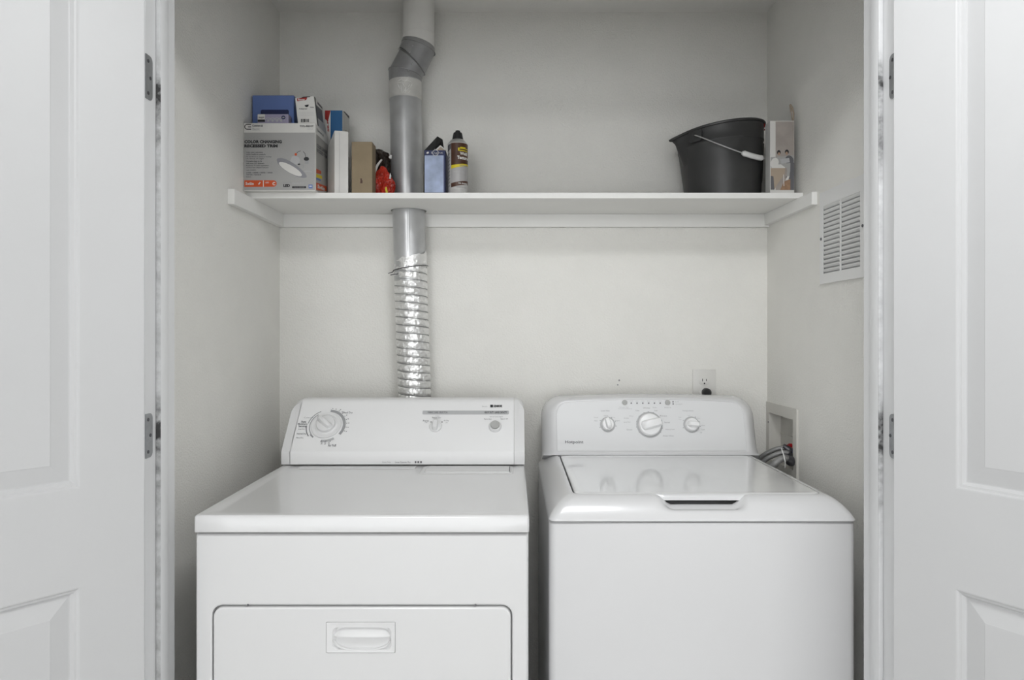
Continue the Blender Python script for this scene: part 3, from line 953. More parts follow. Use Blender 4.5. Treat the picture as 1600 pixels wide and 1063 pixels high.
# lint screen cover, set in near the console on the right
pt = (Vector((0, 0, DT)), Vector((0, 0, 1)))
b = new()
lx0, lx1 = -0.238, -0.010
ly0, ly1 = 1.828, 1.914
rings = [ring_z(rrect(lx0-0.016, lx1+0.008, ly0-0.016, ly1+0.003, 0.010, NS, NC), DT-0.0021), ring_z(rrect(lx0-0.013, lx1+0.006, ly0-0.013, ly1+0.002, 0.010, NS, NC), DT-0.0004),
         ring_z(rrect(lx0-0.004, lx1+0.003, ly0-0.004, ly1, 0.006, NS, NC), DT-0.0004), ring_z(rrect(lx0-0.003, lx1+0.002, ly0-0.003, ly1, 0.006, NS, NC), DT-0.0018),
         ring_z(rrect(lx0, lx1, ly0, ly1-0.001, 0.005, NS, NC), DT-0.0018), ring_z(rrect(lx0+0.002, lx1-0.002, ly0+0.002, ly1-0.003, 0.005, NS, NC), DT+0.0012)]
loft(b, rings, cap1=True)
lint = obj('lint_screen_cover', b, M_PLAS, dryer, smooth=25)
b = new(); box(b, (lx1-0.0035, ly0+0.006, DT+0.0004), (lx1-0.0010, ly1-0.012, DT+0.0016)); obj('finger_slot', b, M_DGREY, lint, smooth=0, label='dark slot at the end of the cover')
b = new(); box(b, (DX0+0.06, 1.885, DT-0.0021), (lx0-0.035, 1.916, DT+0.0004), 0.0008, 1); obj('hinge_ledge', b, M_ENAM, dryer)
for x in (DX0+0.05, DX1-0.05):
    for y in (DYF+0.06, DYB-0.06):
        b = new(); lathe(b, [(0.018, 0), (0.020, 0.004), (0.012, 0.008), (0.012, 0.0258)], (x, y, 0), (0, 0, 1), 16); obj('foot', b, M_RUB, dryer)

# console
KY, KZ = 1.921, CZ-0.330
prof = [(1.9235, DT+0.0024), (1.9200, DT+0.0040), (1.9195, DT+0.010), (1.919, KZ-0.004), (1.9215, KZ+0.001), (1.975, CZ-0.2665), (2.028, CZ-0.2035), (2.034, CZ-0.1980), (2.044, CZ-0.1945), (2.060, CZ-0.1940), (2.095, CZ-0.1950), (2.105, CZ-0.203), (2.105, DT+0.0024)]
def console_part(x0, x1, rl=0.0, rr=0.0, name='console', m=M_CONS, parent=dryer, out=0.0):
    xs = []
    n = 10
    if rl:
        xs += [x0+rl*(1-math.cos(PI/2*i/n)) for i in range(n)]
    else: xs.append(x0)
    if rr:
        xs += [x1-rr*(1-math.cos(PI/2*(n-i)/n)) for i in range(n+1)]
    else: xs += [x1]
    b = new()
    rings = []
    for x in xs:
        drop = 0
        if rl and x < x0+rl: t = (x0+rl-x); drop = rl-math.sqrt(max(0, rl*rl-t*t))
        if rr and x > x1-rr: t = (x-(x1-rr)); drop = rr-math.sqrt(max(0, rr*rr-t*t))
        H = (CZ-0.194)-KZ
        s = (H-drop)/H
        rg = []
        for y, z in prof:
            if z > KZ:
                z = KZ+(z-KZ)*s
                if y < 2.03: y = KY+(y-KY)*s
            rg.append(Vector((x, y-(out if y < 2.05 else 0), z)))
        rings.append(rg)
    loft(b, rings, cap0=True, cap1=True)
    return obj(name, b, m, parent, smooth=28)
console_part(DX0+0.0245, 0.0000, name='console')
console_part(DX0+0.0010, DX0+0.0237, rl=0.030, name='console_end', m=M_PLAS, out=0.0008)
console_part(0.0008, DX1-0.0015, rr=0.026, name='console_end', m=M_PLAS, out=0.0008)
cv = Vector((0, 2.028-1.9215, (CZ-0.2035)-(KZ+0.001))).normalized()
cn = Vector((0, -cv.z, cv.y))
PLC = (Vector((0, 1.9215, KZ+0.001)), cn)
def dmap(x, y):
    return on(x, y, PLC)
# dial
c = on(510.0, 665.5, PLC)
def knob(name, c, n, v, prof, parent, m=M_PLAS, seg=40):
    b = new(); lathe(b, prof, c, n, seg)
    return obj(name, b, m, parent, smooth=30)
def arc(bm, c, r0, r1, a0, a1, n=18, mi=0, off=0.0006, X=Vector((1, 0, 0)), V=None, N=None):
    V = V or cv; N = N or cn
    A = [math.radians(a0+(a1-a0)*i/n) for i in range(n+1)]
    t = new()
    va = [t.verts.new(c+N*off+(X*math.cos(a)+V*math.sin(a))*r0) for a in A]
    vb = [t.verts.new(c+N*off+(X*math.cos(a)+V*math.sin(a))*r1) for a in A]
    for i in range(n): t.faces.new((va[i], va[i+1], vb[i+1], vb[i]))
    merge(bm, t, None, mi)
dk = knob('timer_dial', c, cn, cv, [(0.0425, 0.0002), (0.0430, 0.0035), (0.0420, 0.0048), (0.0345, 0.0052), (0.0335, 0.0040), (0.0300, 0.0045), (0.0270, 0.0060), (0.0262, 0.012), (0.0250, 0.0145), (0.0200, 0.0155), (0.0001, 0.0155)], dryer)
# grip: tapered wedge across the dial, pointing to the upper left
ang = math.radians(142)
gx = Vector((1, 0, 0))*math.cos(ang)+cv*math.sin(ang)
gy = cn.cross(gx)
b = new()
rings = []
for s, wd, h in ((-0.024, 0.004, 0.014), (-0.020, 0.008, 0.024), (0, 0.0085, 0.030), (0.020, 0.0065, 0.030), (0.029, 0.004, 0.024), (0.032, 0.0015, 0.016)):
    o = c+gx*s
    rings.append([o+gy*(-wd-0.002)+cn*0.013, o-gy*wd*0.8+cn*h*0.92, o-gy*wd*0.5+cn*h, o+gy*wd*0.5+cn*h, o+gy*wd*0.8+cn*h*0.92, o+gy*(wd+0.002)+cn*0.013])
loft(b, rings, cap0=True, cap1=True)
obj('grip', b, M_PLAS, dk, smooth=40)
# printed scale
b = new()
arc(b, c, 0.0475, 0.0555, -34, 86, 30, 1)
arc(b, c, 0.0530, 0.0555, 116, 172, 14, 1)
arc(b, c, 0.0470, 0.0492, 128, 216, 20, 1)
arc(b, c, 0.0475, 0.0520, 216, 232, 6, 1)
arc(b, c, 0.0560, 0.0585, 180, 218, 10, 2)
arc(b, c, 0.0475, 0.0550, 262, 304, 14, 3)
for k, aa in enumerate((82, 72, 60, 47, 34, 21, 8, -5, -18)):
    a = math.radians(aa)
    for rr_ in ((0.0585, 0.064) if k > 1 else (0.060,)):
        p = c+cn*0.0007+(Vector((1, 0, 0))*math.cos(a)+cv*math.sin(a))*rr_
        s = 0.0014
        poly(b, [p+Vector((-s, 0, 0))-cv*s*0.8, p+Vector((s, 0, 0))-cv*s*0.8, p+Vector((s, 0, 0))+cv*s*0.8, p+Vector((-s, 0, 0))+cv*s*0.8], 2)
text_px(b, 'Timed Dry', 534, 643.5, 551, 647.5, PLC, mi=2)
text_px(b, 'Auto', 470.5, 657.5, 478.5, 661, PLC, bold=0.02, mi=2)
text_px(b, 'Moisture', 465.5, 661.5, 480.5, 664.3, PLC, bold=0.02, mi=2)
text_px(b, 'Sensing', 466.5, 665, 479, 668.5, PLC, bold=0.02, mi=2)
text_px(b, 'Less Dry', 466.5, 670, 476, 672.5, PLC, mi=2)
text_px(b, 'Normal Dry', 464, 677, 478.5, 680, PLC, bold=0.01, mi=2)
text_px(b, 'More Dry', 463, 683.5, 474, 686, PLC, mi=2)
text_px(b, 'Cottons', 475, 652, 489.5, 654, PLC, mi=1)
text_px(b, '30   20   10', 501, 690.5, 515, 695, PLC, mi=2)
text_px(b, 'Air Fluff', 512.5, 694.5, 525.5, 698.5, PLC, bold=0.01, mi=2)
for x in (502, 509.5, 516):
    rect_px(b, x-0.8, 688.6, x+0.8, 690.4, PLC, mi=2)
# legend strip across the right half
poly_px(b, [(661, 648), (660, 646.5), (660.5, 642.8), (661.5, 642), (794, 642), (795.2, 643), (795, 646.8), (794, 648)], PLC, 0.0005, 0)
text_px(b, 'FABRIC CARE  SELECTOR', 668.5, 643.6, 699.5, 646.4, PLC, off=0.001, bold=0.015, mi=2)
text_px(b, 'HEAVY DUTY  LARGE CAPACITY', 757, 643.3, 792.5, 646.5, PLC, off=0.001, bold=0.02, mi=4)
text_px(b, 'KENMORE', 771.5, 633.2, 784.5, 636.9, PLC, off=0.001, bold=0.05, mi=4)
rect_px(b, 766, 633, 770.3, 637, PLC, 0.001, 4)
text_px(b, 'Electric', 753.5, 634.6, 761.5, 636.5, PLC, mi=1)
text_px(b, 'Cotton', 680.5, 649.6, 687, 651.3, PLC, mi=1)
text_px(b, 'Medium Low', 675.5, 651.8, 688.5, 654.2, PLC, mi=2)
text_px(b, 'Perm', 661, 656.6, 670, 659.2, PLC, mi=2)
text_px(b, 'High', 664, 659.8, 668, 661.6, PLC, mi=1)
text_px(b, 'Air Dry', 693.5, 656.6, 701, 659.2, PLC, mi=2)
text_px(b, 'Low', 696, 659.8, 699.5, 661.6, PLC, mi=1)
for x in (673.6, 690.8):
    disc_px(b, x, 659.9, 0.9, 0.9, PLC, mi=4)
text_px(b, 'End of Cycle Signal', 765.5, 650.6, 785.5, 653, PLC, mi=1)
text_px(b, 'Push to Start', 756.5, 654.2, 768, 656.3, PLC, mi=2)
text_px(b, 'Signal Off', 782, 654.2, 793.5, 656.3, PLC, mi=2)
PLB = (Vector((0, 1.919, KZ-0.01)), Vector((0, -1, 0)))
text_px(b, 'Heavy Duty', 597.5, 721.3, 610.5, 723.6, PLB, off=0.001, mi=1)
text_px(b, 'Large Capacity Plus', 617.5, 721.3, 641.5, 723.9, PLB, off=0.001, mi=2)
for x in (649.5, 653.7, 658):
    rect_px(b, x-1.4, 720.8, x+1.2, 723.8, PLB, 0.001, 2)
obj('console_print', b, [M_LGREY, M_GREY, M_DGREY, M_LGREY, M_BLACK], dryer, smooth=0, label='grey and black printed legends')
# selector knob and push button
c = on(680.5, 667, PLC)
sk = knob('selector_knob', c, cn, cv, [(0.0180, 0.0002), (0.0185, 0.003), (0.0170, 0.0050), (0.0150, 0.0060), (0.0001, 0.0062)], dryer)
b = new()
rings = []
for s, wd, h in ((-0.0165, 0.004, 0.008), (-0.012, 0.0068, 0.018), (0.0, 0.0075, 0.020), (0.012, 0.0072, 0.020), (0.0172, 0.0060, 0.015), (0.0180, 0.004, 0.008)):
    o = c+cv*s
    X = Vector((1, 0, 0))
    rings.append([o-X*wd+cn*0.005, o-X*wd*0.9+cn*h*0.92, o-X*wd*0.75+cn*h, o+X*wd*0.75+cn*h, o+X*wd*0.9+cn*h*0.92, o+X*wd+cn*0.005])
loft(b, rings, cap0=True, cap1=True)
obj('grip', b, M_PLAS, sk, smooth=40)
c = on(773.6, 667.5, PLC)
sb = knob('start_button', c, cn, cv, [(0.0178, 0.0002), (0.0180, 0.006), (0.0160, 0.010), (0.0145, 0.0105), (0.0140, 0.0090), (0.0001, 0.0090)], dryer)
knob('button_cap', c+cn*0.0092, cn, cv, [(0.0128, 0), (0.0130, 0.005), (0.0118, 0.0062), (0.0001, 0.0064)], sb, M_BUTTON).data
# ---------------------------------------------------------------- washer
WX0, WX1, WYF, WYB = 0.0785, 0.7635, 1.518, 2.195
WT = CZ-0.367
washer = thing('washing_machine', ((WX0+WX1)/2, 1.85, 0), 'white top-loading washing machine with three knobs and closed lid', 'washer')
b = new()
# slightly bowed front
rings = []
for z, i in ((0.03, 0.004), (0.034, 0.0), (CZ-0.4235, 0.0), (CZ-0.4200, 0.0035)):
    ring = []
    for x, y in rrect(WX0+i, WX1-i, WYF+i, WYB-i, 0.016, 16, 6):
        u = (x-(WX0+WX1)/2)/((WX1-WX0)/2)
        if y < WYF+0.05: y -= 0.004*(1-u*u)
        ring.append(Vector((x, y+0.003, z)))
    rings.append(ring)
loft(b, rings, cap0=True, cap1=True)
obj('cabinet', b, M_ENAM2, washer, smooth=30)
# side panel embossing seen in the gap
LX0, LX1, LY0, LY1 = 0.1395, 0.7055, 1.5640, 2.056
b = new()
NSW, NCW = 60, 8
def outer(i, r): return rrect(WX0-0.001+i, WX1+0.001-i, WYF-0.003+i, WYB+0.001-i, r, NSW, NCW)
hole = rrect(LX0-0.0035, LX1+0.0008, LY0-0.0012, LY1+0.001, 0.020, NSW, NCW)
base_r = outer(0, 0.018)
def scoop(x, y, t):
    cx = (0.2635+0.4195)/2*0+0.3330+0.0  # centre of the finger scoop
    u = abs(x-SCX)/SCW
    if y > LY0+0.004 or u > 1.25: return 0
    sx = 1.0 if u < 0.70 else max(0, 1-((u-0.70)/0.36))
    sx = max(0, min(1, sx)); sx = sx*sx*(3-2*sx)
    sy = max(0, min(1, (t-0.14)/0.50)); sy = sy*sy*(3-2*sy)
    return 0.024*sx*sy
SCX, SCW = 0.4222, 0.098
SCX = (1096.5-CX)/F*1.56; SCW = 64/F*1.56*1.05
rings = [ring_z(outer(0.006, 0.016), CZ-0.4172), ring_z(outer(0.0006, 0.018), CZ-0.4170), ring_z(base_r, CZ-0.4160)]
NT = 26
for k in range(NT+1):
    t = k/NT
    zz = CZ-0.4140+(0.4140-0.3670)*(1-(1-t)**1.9)**0.90
    rg = []
    for (xa, ya), (xb, yb) in zip(base_r, hole):
        x, y = xa+(xb-xa)*t, ya+(yb-ya)*t
        d = scoop(x, y, t)
        # left and right skirts fall away less towards the console
        rg.append(Vector((x, y+d*0.2, zz-d)))
    rings.append(rg)
low = [Vector((p.x, p.y, CZ-0.398)) for p in rings[-1]]
rings.append(low)
loft(b, rings)
poly(b, [Vector((p.x, p.y, CZ-0.398)) for p in low])
bmesh.ops.recalc_face_normals(b, faces=b.faces)
obj('top_cover', b, M_ENAM2, washer, smooth=35)
# lid
b = new()
def lr(i, r=0.020): return rrect(LX0+i, LX1-i, LY0+i, LY1-i, r, NSW, NCW)
def lidlip(pts, z, out):
    rg = []
    for x, y in pts:
        u = abs(x-SCX)/SCW
        if y < LY0+0.02 and u < 1.1:
            k = max(0, min(1, (1.1-u)/0.2)); k = k*k*(3-2*k)
            y -= 0.7*out*k
            rg.append(Vector((x, y, z-0.0030*k*(out/0.008))))
        else: rg.append(Vector((x, y, z)))
    return rg
rings = [lidlip(lr(0.002), CZ-0.379, 0.004), lidlip(lr(0), CZ-0.3775, 0.007), lidlip(lr(0), CZ-0.3695, 0.008), lidlip(lr(0.001), CZ-0.3670, 0.006), lidlip(lr(0.0035), CZ-0.3655, 0.003),
         ring_z(lr(0.009), CZ-0.3652), ring_z(lr(0.014), CZ-0.3655)]
loft(b, rings, cap0=True, cap1=True)
obj('lid', b, M_LID, washer, smooth=35)
for x in (LX0-0.001, LX1+0.004):
    b = new(); box(b, (x-0.006, LY1-0.012, CZ-0.372), (x+0.002, LY1-0.002, CZ-0.3655), 0.001, 1); obj('lid_hinge', b, M_DGREY if x < 0.3 else M_LGREY, washer)

# console
def yf(z): return 2.064+(z-(CZ-0.367))*0.30
def prf(x0, x1, z0, z1, r, arch, flare, n=30, yb=None, dy=0.0):
    pts = []
    m = 16
    for i in range(m):          # left side, upwards
        t = i/m
        pts.append((x0, z0+(z1-r-z0)*t))
    for i in range(8):
        a = PI-PI/2*i/8
        pts.append((x0+r+r*math.cos(a), z1-r+r*math.sin(a)))
    for i in range(n):
        t = i/n
        pts.append((x0+r+(x1-x0-2*r)*t, z1))
    for i in range(8):
        a = PI/2-PI/2*i/8
        pts.append((x1-r+r*math.cos(a), z1-r+r*math.sin(a)))
    for i in range(m+1):
        t = i/m
        pts.append((x1, z1-r-(z1-r-z0)*t))
    xm, hw = (x0+x1)/2, (x1-x0)/2
    out = []
    for x, z in pts:
        u = (x-xm)/hw
        h = (z-z0)/(z1-z0)
        z2 = z+arch*(1-u*u)*h
        x2 = x+math.copysign(flare*math.exp(-(z-z0)/0.022), u) if abs(u) > 0.8 else x
        out.append(Vector((x2, (yb if yb is not None else yf(z2)+dy), z2)))
    return out
PX0, PX1, PZ0, PZ1 = 0.1315, 0.7050, CZ-0.3545, CZ-0.2135
zb = CZ-0.366
A = prf(PX0, PX1, PZ0, PZ1, 0.036, 0.010, 0.0)
A2 = prf(PX0-0.0015, PX1+0.0015, PZ0-0.0015, PZ1+0.0015, 0.037, 0.010, 0.0, dy=-0.0012)
B = prf(PX0-0.010, PX1+0.010, zb, PZ1+0.005, 0.042, 0.010, 0.002, dy=-0.0010)
B2 = prf(PX0-0.018, PX1+0.018, zb-0.002, PZ1+0.0085, 0.046, 0.010, 0.006, dy=0.004)
C = prf(PX0-0.032, PX1+0.034, zb-0.004, PZ1+0.012, 0.052, 0.010, 0.010, dy=0.020)
D_ = prf(0.088, 0.7505, zb-0.02, CZ-0.1995, 0.058, 0.008, 0.003, dy=0.045)
E = prf(0.0875, 0.7510, zb-0.02, CZ-0.1995, 0.058, 0.008, 0.0, yb=2.185)
G = prf(0.0905, 0.7480, zb-0.02, CZ-0.2025, 0.058, 0.008, 0.0, yb=2.190)
b = new()
loft(b, [A, A2, B, B2, C, D_, E, G])
poly(b, G); poly(b, [p for p in A])
bmesh.ops.recalc_face_normals(b, faces=b.faces)
obj('console', b, M_ENAM2, washer, smooth=40)
b = new()
ctrp = sum((Vector(p) for p in A), Vector())/len(A)
ins = [Vector((ctrp.x+(p.x-ctrp.x)*0.9985, 0, ctrp.z+(p.z-ctrp.z)*0.995)) for p in A]
for p in ins: p.y = yf(p.z)-0.0009
vs = [b.verts.new(p) for p in ins]; b.faces.new(vs)
r2 = bmesh.ops.extrude_face_region(b, geom=list(b.faces))
for v in r2['geom']:
    if isinstance(v, bmesh.types.BMVert): v.co.y += 0.0012
bmesh.ops.recalc_face_normals(b, faces=b.faces)
wp = obj('control_panel', b, M_PANEL, washer, smooth=20, label='pale grey control panel face')
wv = Vector((0, 0.30, 1)).normalized(); wn = Vector((0, -1, 0.30)).normalized()
PLW = (Vector((0, yf(CZ-0.3)-0.0009, CZ-0.3)), wn)
b = new()
for cx, cy, r, pr in ((949.5, 663.8, 0.0175, 0.0275), (1014.8, 664.0, 0.0322, 0.0400), (1080.3, 664.0, 0.0190, 0.0250)):
    c = on(cx, cy, PLW)
    arc(b, c, 0.001, r+0.0060 if r < 0.03 else r+0.0080, 0, 360, 40, 0, 0.0006, V=wv, N=wn)
    for aa in ((150, 200, 20, 60, -10) if r < 0.03 else (190, 215, 165, 140, 112, 92, 70, 20, -15, -35)):
        a = math.radians(aa)
        rr_ = r+0.008
        p = c+wn*0.0008+(Vector((1, 0, 0))*math.cos(a)+wv*math.sin(a))*rr_
        s = 0.0012
        poly(b, [p+Vector((-s, 0, 0))-wv*s, p+Vector((s, 0, 0))-wv*s, p+Vector((s, 0, 0))+wv*s, p+Vector((-s, 0, 0))+wv*s], 1)
T = lambda s, x0, y0, x1, y1, mi=1, bold=0.0: text_px(b, s, x0, y0, x1, y1, PLW, bold=bold, mi=mi)
T('Load Size', 939, 641, 952.5, 643.2); T('Small', 928, 651.6, 934.5, 653.2, 0); T('Med', 943.5, 649, 949.5, 650.6, 0); T('Large', 956.5, 651.8, 961, 653.4, 0)
T('Auto', 928.5, 657, 933.5, 658.6); T('Super', 961, 657, 968.5, 658.8)
T('Colors', 993, 640.8, 999, 642.8); T('Whites', 1004.5, 636.8, 1015.5, 638.8); T('Active', 1019.5, 636.2, 1026, 638, 0); T('Casuals', 1022, 640.8, 1027, 642.8)
T('Delicates', 983, 649.4, 989.5, 651.2, 0); T('Bulky', 975, 653, 983, 654.8); T('Speed Wash', 974.5, 659, 985, 661); T('Drain', 979.5, 670.6, 987.8, 672.6)
T('Rinse', 1031, 649, 1042, 651.2); T('Normal', 1038, 659.2, 1046.5, 661.4); T('Heavy Soil', 1040, 670.4, 1053.5, 672.6); T('Deep Clean', 1036, 680.4, 1052.5, 682.8)
T('Temperature', 1066, 641.2, 1083.5, 643.4); T('Cold', 1060, 651.4, 1064, 653.2, 0); T('Cool', 1074.5, 648.6, 1078, 650.4, 0); T('Warm', 1089, 653, 1093.5, 654.8, 0)
T('Tap', 1060, 655, 1064.5, 656.6, 0); T('Hot', 1096, 664.4, 1101.5, 666.2); T('Soak', 1096, 670.6, 1101.5, 672.4); T('Off', 1093.5, 675.6, 1096.5, 677.4)
T('Deep Fill', 968, 636, 982, 637.8, 0); T('Second Rinse', 966, 638, 987.5, 639.6, 0); T('Start', 1038, 636, 1048.5, 637.8, 0)
T('Lid', 1055, 627, 1060, 628.8, 0); T('Locked', 1056, 630.8, 1065.5, 632.6, 0)
T('Hotpoint', 883, 688.6, 911.5, 694.6, 2, 0.015)
for x, lab in zip((986.3, 995.3, 1004.3, 1013.5, 1022.5, 1031.5), ('Fill', 'Soak', 'Wash', 'Rinse', 'Spin', 'Done')):
    disc_px(b, x, 630.3, 1.15, 1.15, PLW, 0.001, 2)
    T(lab, x-2.2, 626.2, x+2.2, 627.6, 0)
disc_px(b, 1051.5, 628.2, 1.1, 1.1, PLW, 0.001, 2); disc_px(b, 1051.7, 631.6, 1.1, 1.1, PLW, 0.001, 2)
obj('panel_print', b, [M_LGREY, M_GREY, M_DGREY], wp, smooth=0, label='small grey printed legends')
for x in (975.8, 1042.6):
    c = on(x, 629.4, PLW)
    b = new(); lathe(b, [(0.0105, 0.0), (0.0107, 0.0016), (0.0090, 0.0022), (0.0001, 0.0022)], c, wn, 24)
    pb = obj('push_button', b, M_PLAS, washer)
    b = new(); lathe(b, [(0.0080, 0), (0.0082, 0.0024), (0.0070, 0.0034), (0.0001, 0.0036)], c+wn*0.002, wn, 24)
    obj('button_cap', b, M_BUTTON, pb, label='round grey button cap')
def wknob(name, x, y, r, ang, tipped, big):
    c = on(x, y, PLW)+wn*0.0006
    b = new()
    lathe(b, [(r, 0.0), (r*1.01, 0.004), (r*0.97, 0.010), (r*0.90, 0.0135), (r*0.82, 0.0145), (0.0001, 0.0150)], c, wn, 40)
    k = obj(name, b, M_KNOB, washer, smooth=28)
    a = math.radians(ang)
    gx = Vector((1, 0, 0))*math.cos(a)+wv*math.sin(a)
    gy = wn.cross(gx)
    b = new(); rings = []
    L = r*1.0
    top = 0.027
    for s, wd, h in ((-0.80, 0.15, 0.015), (-0.62, 0.30, top*0.85), (-0.3, 0.32, top), (0.4, 0.30, top), (0.85, 0.27, top), (0.94, 0.24, top*0.93), (1.03, 0.22, 0.012), (1.05, 0.20, 0.003)):
        o = c+gx*s*L
        wd *= r*1.15
        rings.append([o-gy*(wd*1.25)+wn*min(0.012, h*0.9), o-gy*wd+wn*h*0.9, o-gy*wd*0.75+wn*h, o+gy*wd*0.75+wn*h, o+gy*wd+wn*h*0.9, o+gy*(wd*1.25)+wn*min(0.012, h*0.9)])
    loft(b, rings, cap0=True, cap1=True)
    obj('grip', b, M_KNOB, k, smooth=38)
wknob('load_size_knob', 949.5, 663.5, 0.0190, 105, 1, 0)
wknob('cycle_knob', 1014.8, 664.0, 0.0350, 14, 1, 1)
wknob('temperature_knob', 1080.3, 664.0, 0.0205, -8, 1, 0)
for x in (WX0+0.05, WX1-0.05):
    for y in (WYF+0.06, WYB-0.06):
        b = new(); lathe(b, [(0.018, 0), (0.020, 0.004), (0.012, 0.008), (0.012, 0.0305)], (x, y, 0), (0, 0, 1), 16); obj('foot', b, M_RUB, washer)

# ---------------------------------------------------------------- things on the shelf
def carton(name, x0, x1, y0, y1, z0, z1, m, label, cat='box', M=None, bev=0.0012, mats=None):
    t = thing(name, ((x0+x1)/2, (y0+y1)/2, z0), label, cat)
    b = new(); box(b, (x0, y0, z0), (x1, y1, z1), bev, 1, M=M)
    obj('carton', b, m, t, smooth=20)
    return t

# recessed light carton, front left
bx = (-0.778, -0.5712, 1.965, 2.090)
BZ1 = CZ+0.6075
t = carton('light_fitting_box', *bx, ST, BZ1, [M_CARD_W], 'large pale carton for a colour-changing recessed light, at the shelf left end')
plf = yplane(1.965)
pls = xplane(-0.5712)
b = new()
rect_px(b, 381.5, 207.5, 492.3, 297.2, plf, 0.0006, 0)
# logo
for y in (194.6, 198.6, 202.2):
    rect_px(b, 386.0 if y != 198.6 else 387.5, y-0.65, 392.6, y+0.65, plf, 0.001, 1)
c0 = on(386.6, 198.4, plf)
arc(b, c0, 0.0060, 0.0083, 95, 265, 14, 1, 0.001, V=Vector((0, 0, 1)), N=Vector((0, -1, 0)))
c0 = on(387.6, 198.6, plf)
tx = lambda s, x0, y0, x1, y1, mi=1, bold=0.0, off=0.0012: text_px(b, s, x0, y0, x1, y1, plf, off, bold, mi)
tx('Commercial', 394.5, 194.6, 411, 198.3, 10, 0.03)
tx('Electric', 394.8, 200, 406, 203.8, 2)
tx('TOOL-FREE KIT', 468.5, 196, 490, 199, 1, 0.03)
tx('4-PACK', 480, 201, 489.5, 202.8, 3)
tx('4-PACK LED', 382.6, 213.4, 407.8, 217.2, 2)
tx('COLOR CHANGING', 382.2, 219.2, 440.5, 224.2, 1, 0.055)
tx('RECESSED TRIM', 382.2, 225.8, 434, 230.7, 1, 0.055)
lines = [('Light color selectable', 385.5, 411, 238.6), ('with built-in switch', 385, 415, 241.6), ('Fits standard 5 in. and 6 in. housings', 384.8, 424.5, 245.4), ('UL listed, air tight', 384.8, 412.5, 248.6),
         ('Dimmable down to 5%', 384.8, 409.5, 252.2), ('with most LED dimmers', 384.8, 413, 255.6), ('Replaces 75-watt equivalent', 384.8, 420, 259.2), ('medium base adapter included', 384.8, 419.5, 262.4),
         ('Lasts 35,000 h', 385, 400.5, 266.2), ('2700K / 3000K / 4000K / 5000K', 385, 426.5, 270.2), ('Wet rated', 384.8, 408, 273.2), ('Indoor', 384.8, 393, 276.6)]
for s, xa, xb, y in lines:
    tx(s, xa, y-1.2, xb, y+1.0, 10, 0.02)
for y in (238.6, 245.4, 252.2, 259.2, 266.2, 270.2, 276.6):
    rect_px(b, 381.8, y-0.5, 383, y+0.5, plf, 0.001, 2)
# orange band
poly_px(b, [(382, 282)]+[(427.5+5.0*math.sin(a), 287-5.0*math.cos(a)) for a in [PI*i/10 for i in range(11)]]+[(382, 292.3)], plf, 0.001, 4)
rect_px(b, 411.2, 282.2, 412.4, 292, plf, 0.0014, 5)
tx('5x6in', 383.8, 284.8, 396.8, 289.4, 5, 0.03, 0.0014)
poly_px(b, [(403.6, 288), (406.4, 284.4), (407.6, 285.4), (405, 289)], plf, 0.0014, 5)
tx('LED', 415, 284.6, 420.5, 286.6, 5, 0.02, 0.0014)
arc(b, on(428.6, 287.3, plf), 0.0026, 0.0048, 40, 320, 10, 5, 0.0014, V=Vector((0, 0, 1)), N=Vector((0, -1, 0)))
tx('INTEGRATED', 443, 284.6, 455, 286, 2)
tx('LED', 443, 288, 453.4, 292.4, 1, 0.06)
tx('2700K-5000K SELECT', 456.5, 285.5, 475, 288, 3)
poly_px(b, [(457, 294.4), (456.4, 292.8), (457, 291.2), (478, 291.2), (478.6, 292.8), (478, 294.4)], plf, 0.001, 1)
tx('COLOR CHANGE', 459, 291.9, 476, 293.6, 0, 0, 0.0014)
rect_px(b, 482.4, 288.6, 488.6, 294.6, plf, 0.001, 6)
rect_px(b, 483.6, 290.6, 487.4, 292.2, plf, 0.0014, 5)
# picture of the trim
lamp = [(432.5, 250), (434, 247.6), (440, 247), (447, 249), (455, 253), (463, 258.5), (471, 265), (477, 271), (479.6, 275.8), (478.6, 277.8), (473, 278.3), (465, 276.4), (457, 273), (447, 267.5), (439, 261), (434, 255.5)]
poly_px(b, lamp, plf, 0.0010, 7)
disc_px(b, 454, 264.5, 20.5, 5.6, plf, 0.0013, 8, rot=0.52)
poly_px(b, [(453, 252.5), (456.5, 244.6), (461.5, 243.5), (467, 246), (468.8, 250), (466.5, 258.5), (460, 256)], plf, 0.0009, 9)
disc_px(b, 462.4, 241.6, 1.9, 2.2, plf, 0.0013, 4)
def stroke(pts, w_, mi, pl_):
    for (xa, ya), (xb, yb) in zip(pts[:-1], pts[1:]):
        dx, dy = xb-xa, yb-ya; L = math.hypot(dx, dy); nx, ny = -dy/L*w_/2, dx/L*w_/2
        poly_px(b, [(xa+nx, ya+ny), (xb+nx, yb+ny), (xb-nx, yb-ny), (xa-nx, ya-ny)], pl_, 0.0015, mi)
stroke([(463.5, 240), (466, 237.4), (470, 236)], 0.7, 1, plf)
stroke([(474, 237), (477, 240.5), (478, 245.5)], 0.7, 1, plf)
disc_px(b, 479, 248.6, 4.1, 3, plf, 0.0014, 1)
rect_px(b, 477, 251, 482.4, 256, plf, 0.0013, 2)
disc_px(b, 467.4, 257, 2.2, 1.3, plf, 0.0014, 1)
stroke([(468.5, 257.6), (473.6, 258.2), (474.8, 260.5), (472.5, 263)], 0.9, 2, plf)
stroke([(476, 267.8), (483, 267.5), (487.4, 269)], 0.7, 3, plf)
stroke([(433, 235), (437.5, 231.6)], 0.4, 3, plf)
obj('front_print', b, [M_CARD_G, M_BLACK, M_GREY, M_LGREY, M_ORANGE, M_CARD_W, M_BLUE, M_LAMPG, M_CARD_W, M_LGREY, M_DGREY], t, smooth=0, label='grey printed front with black title and orange band')
b = new()
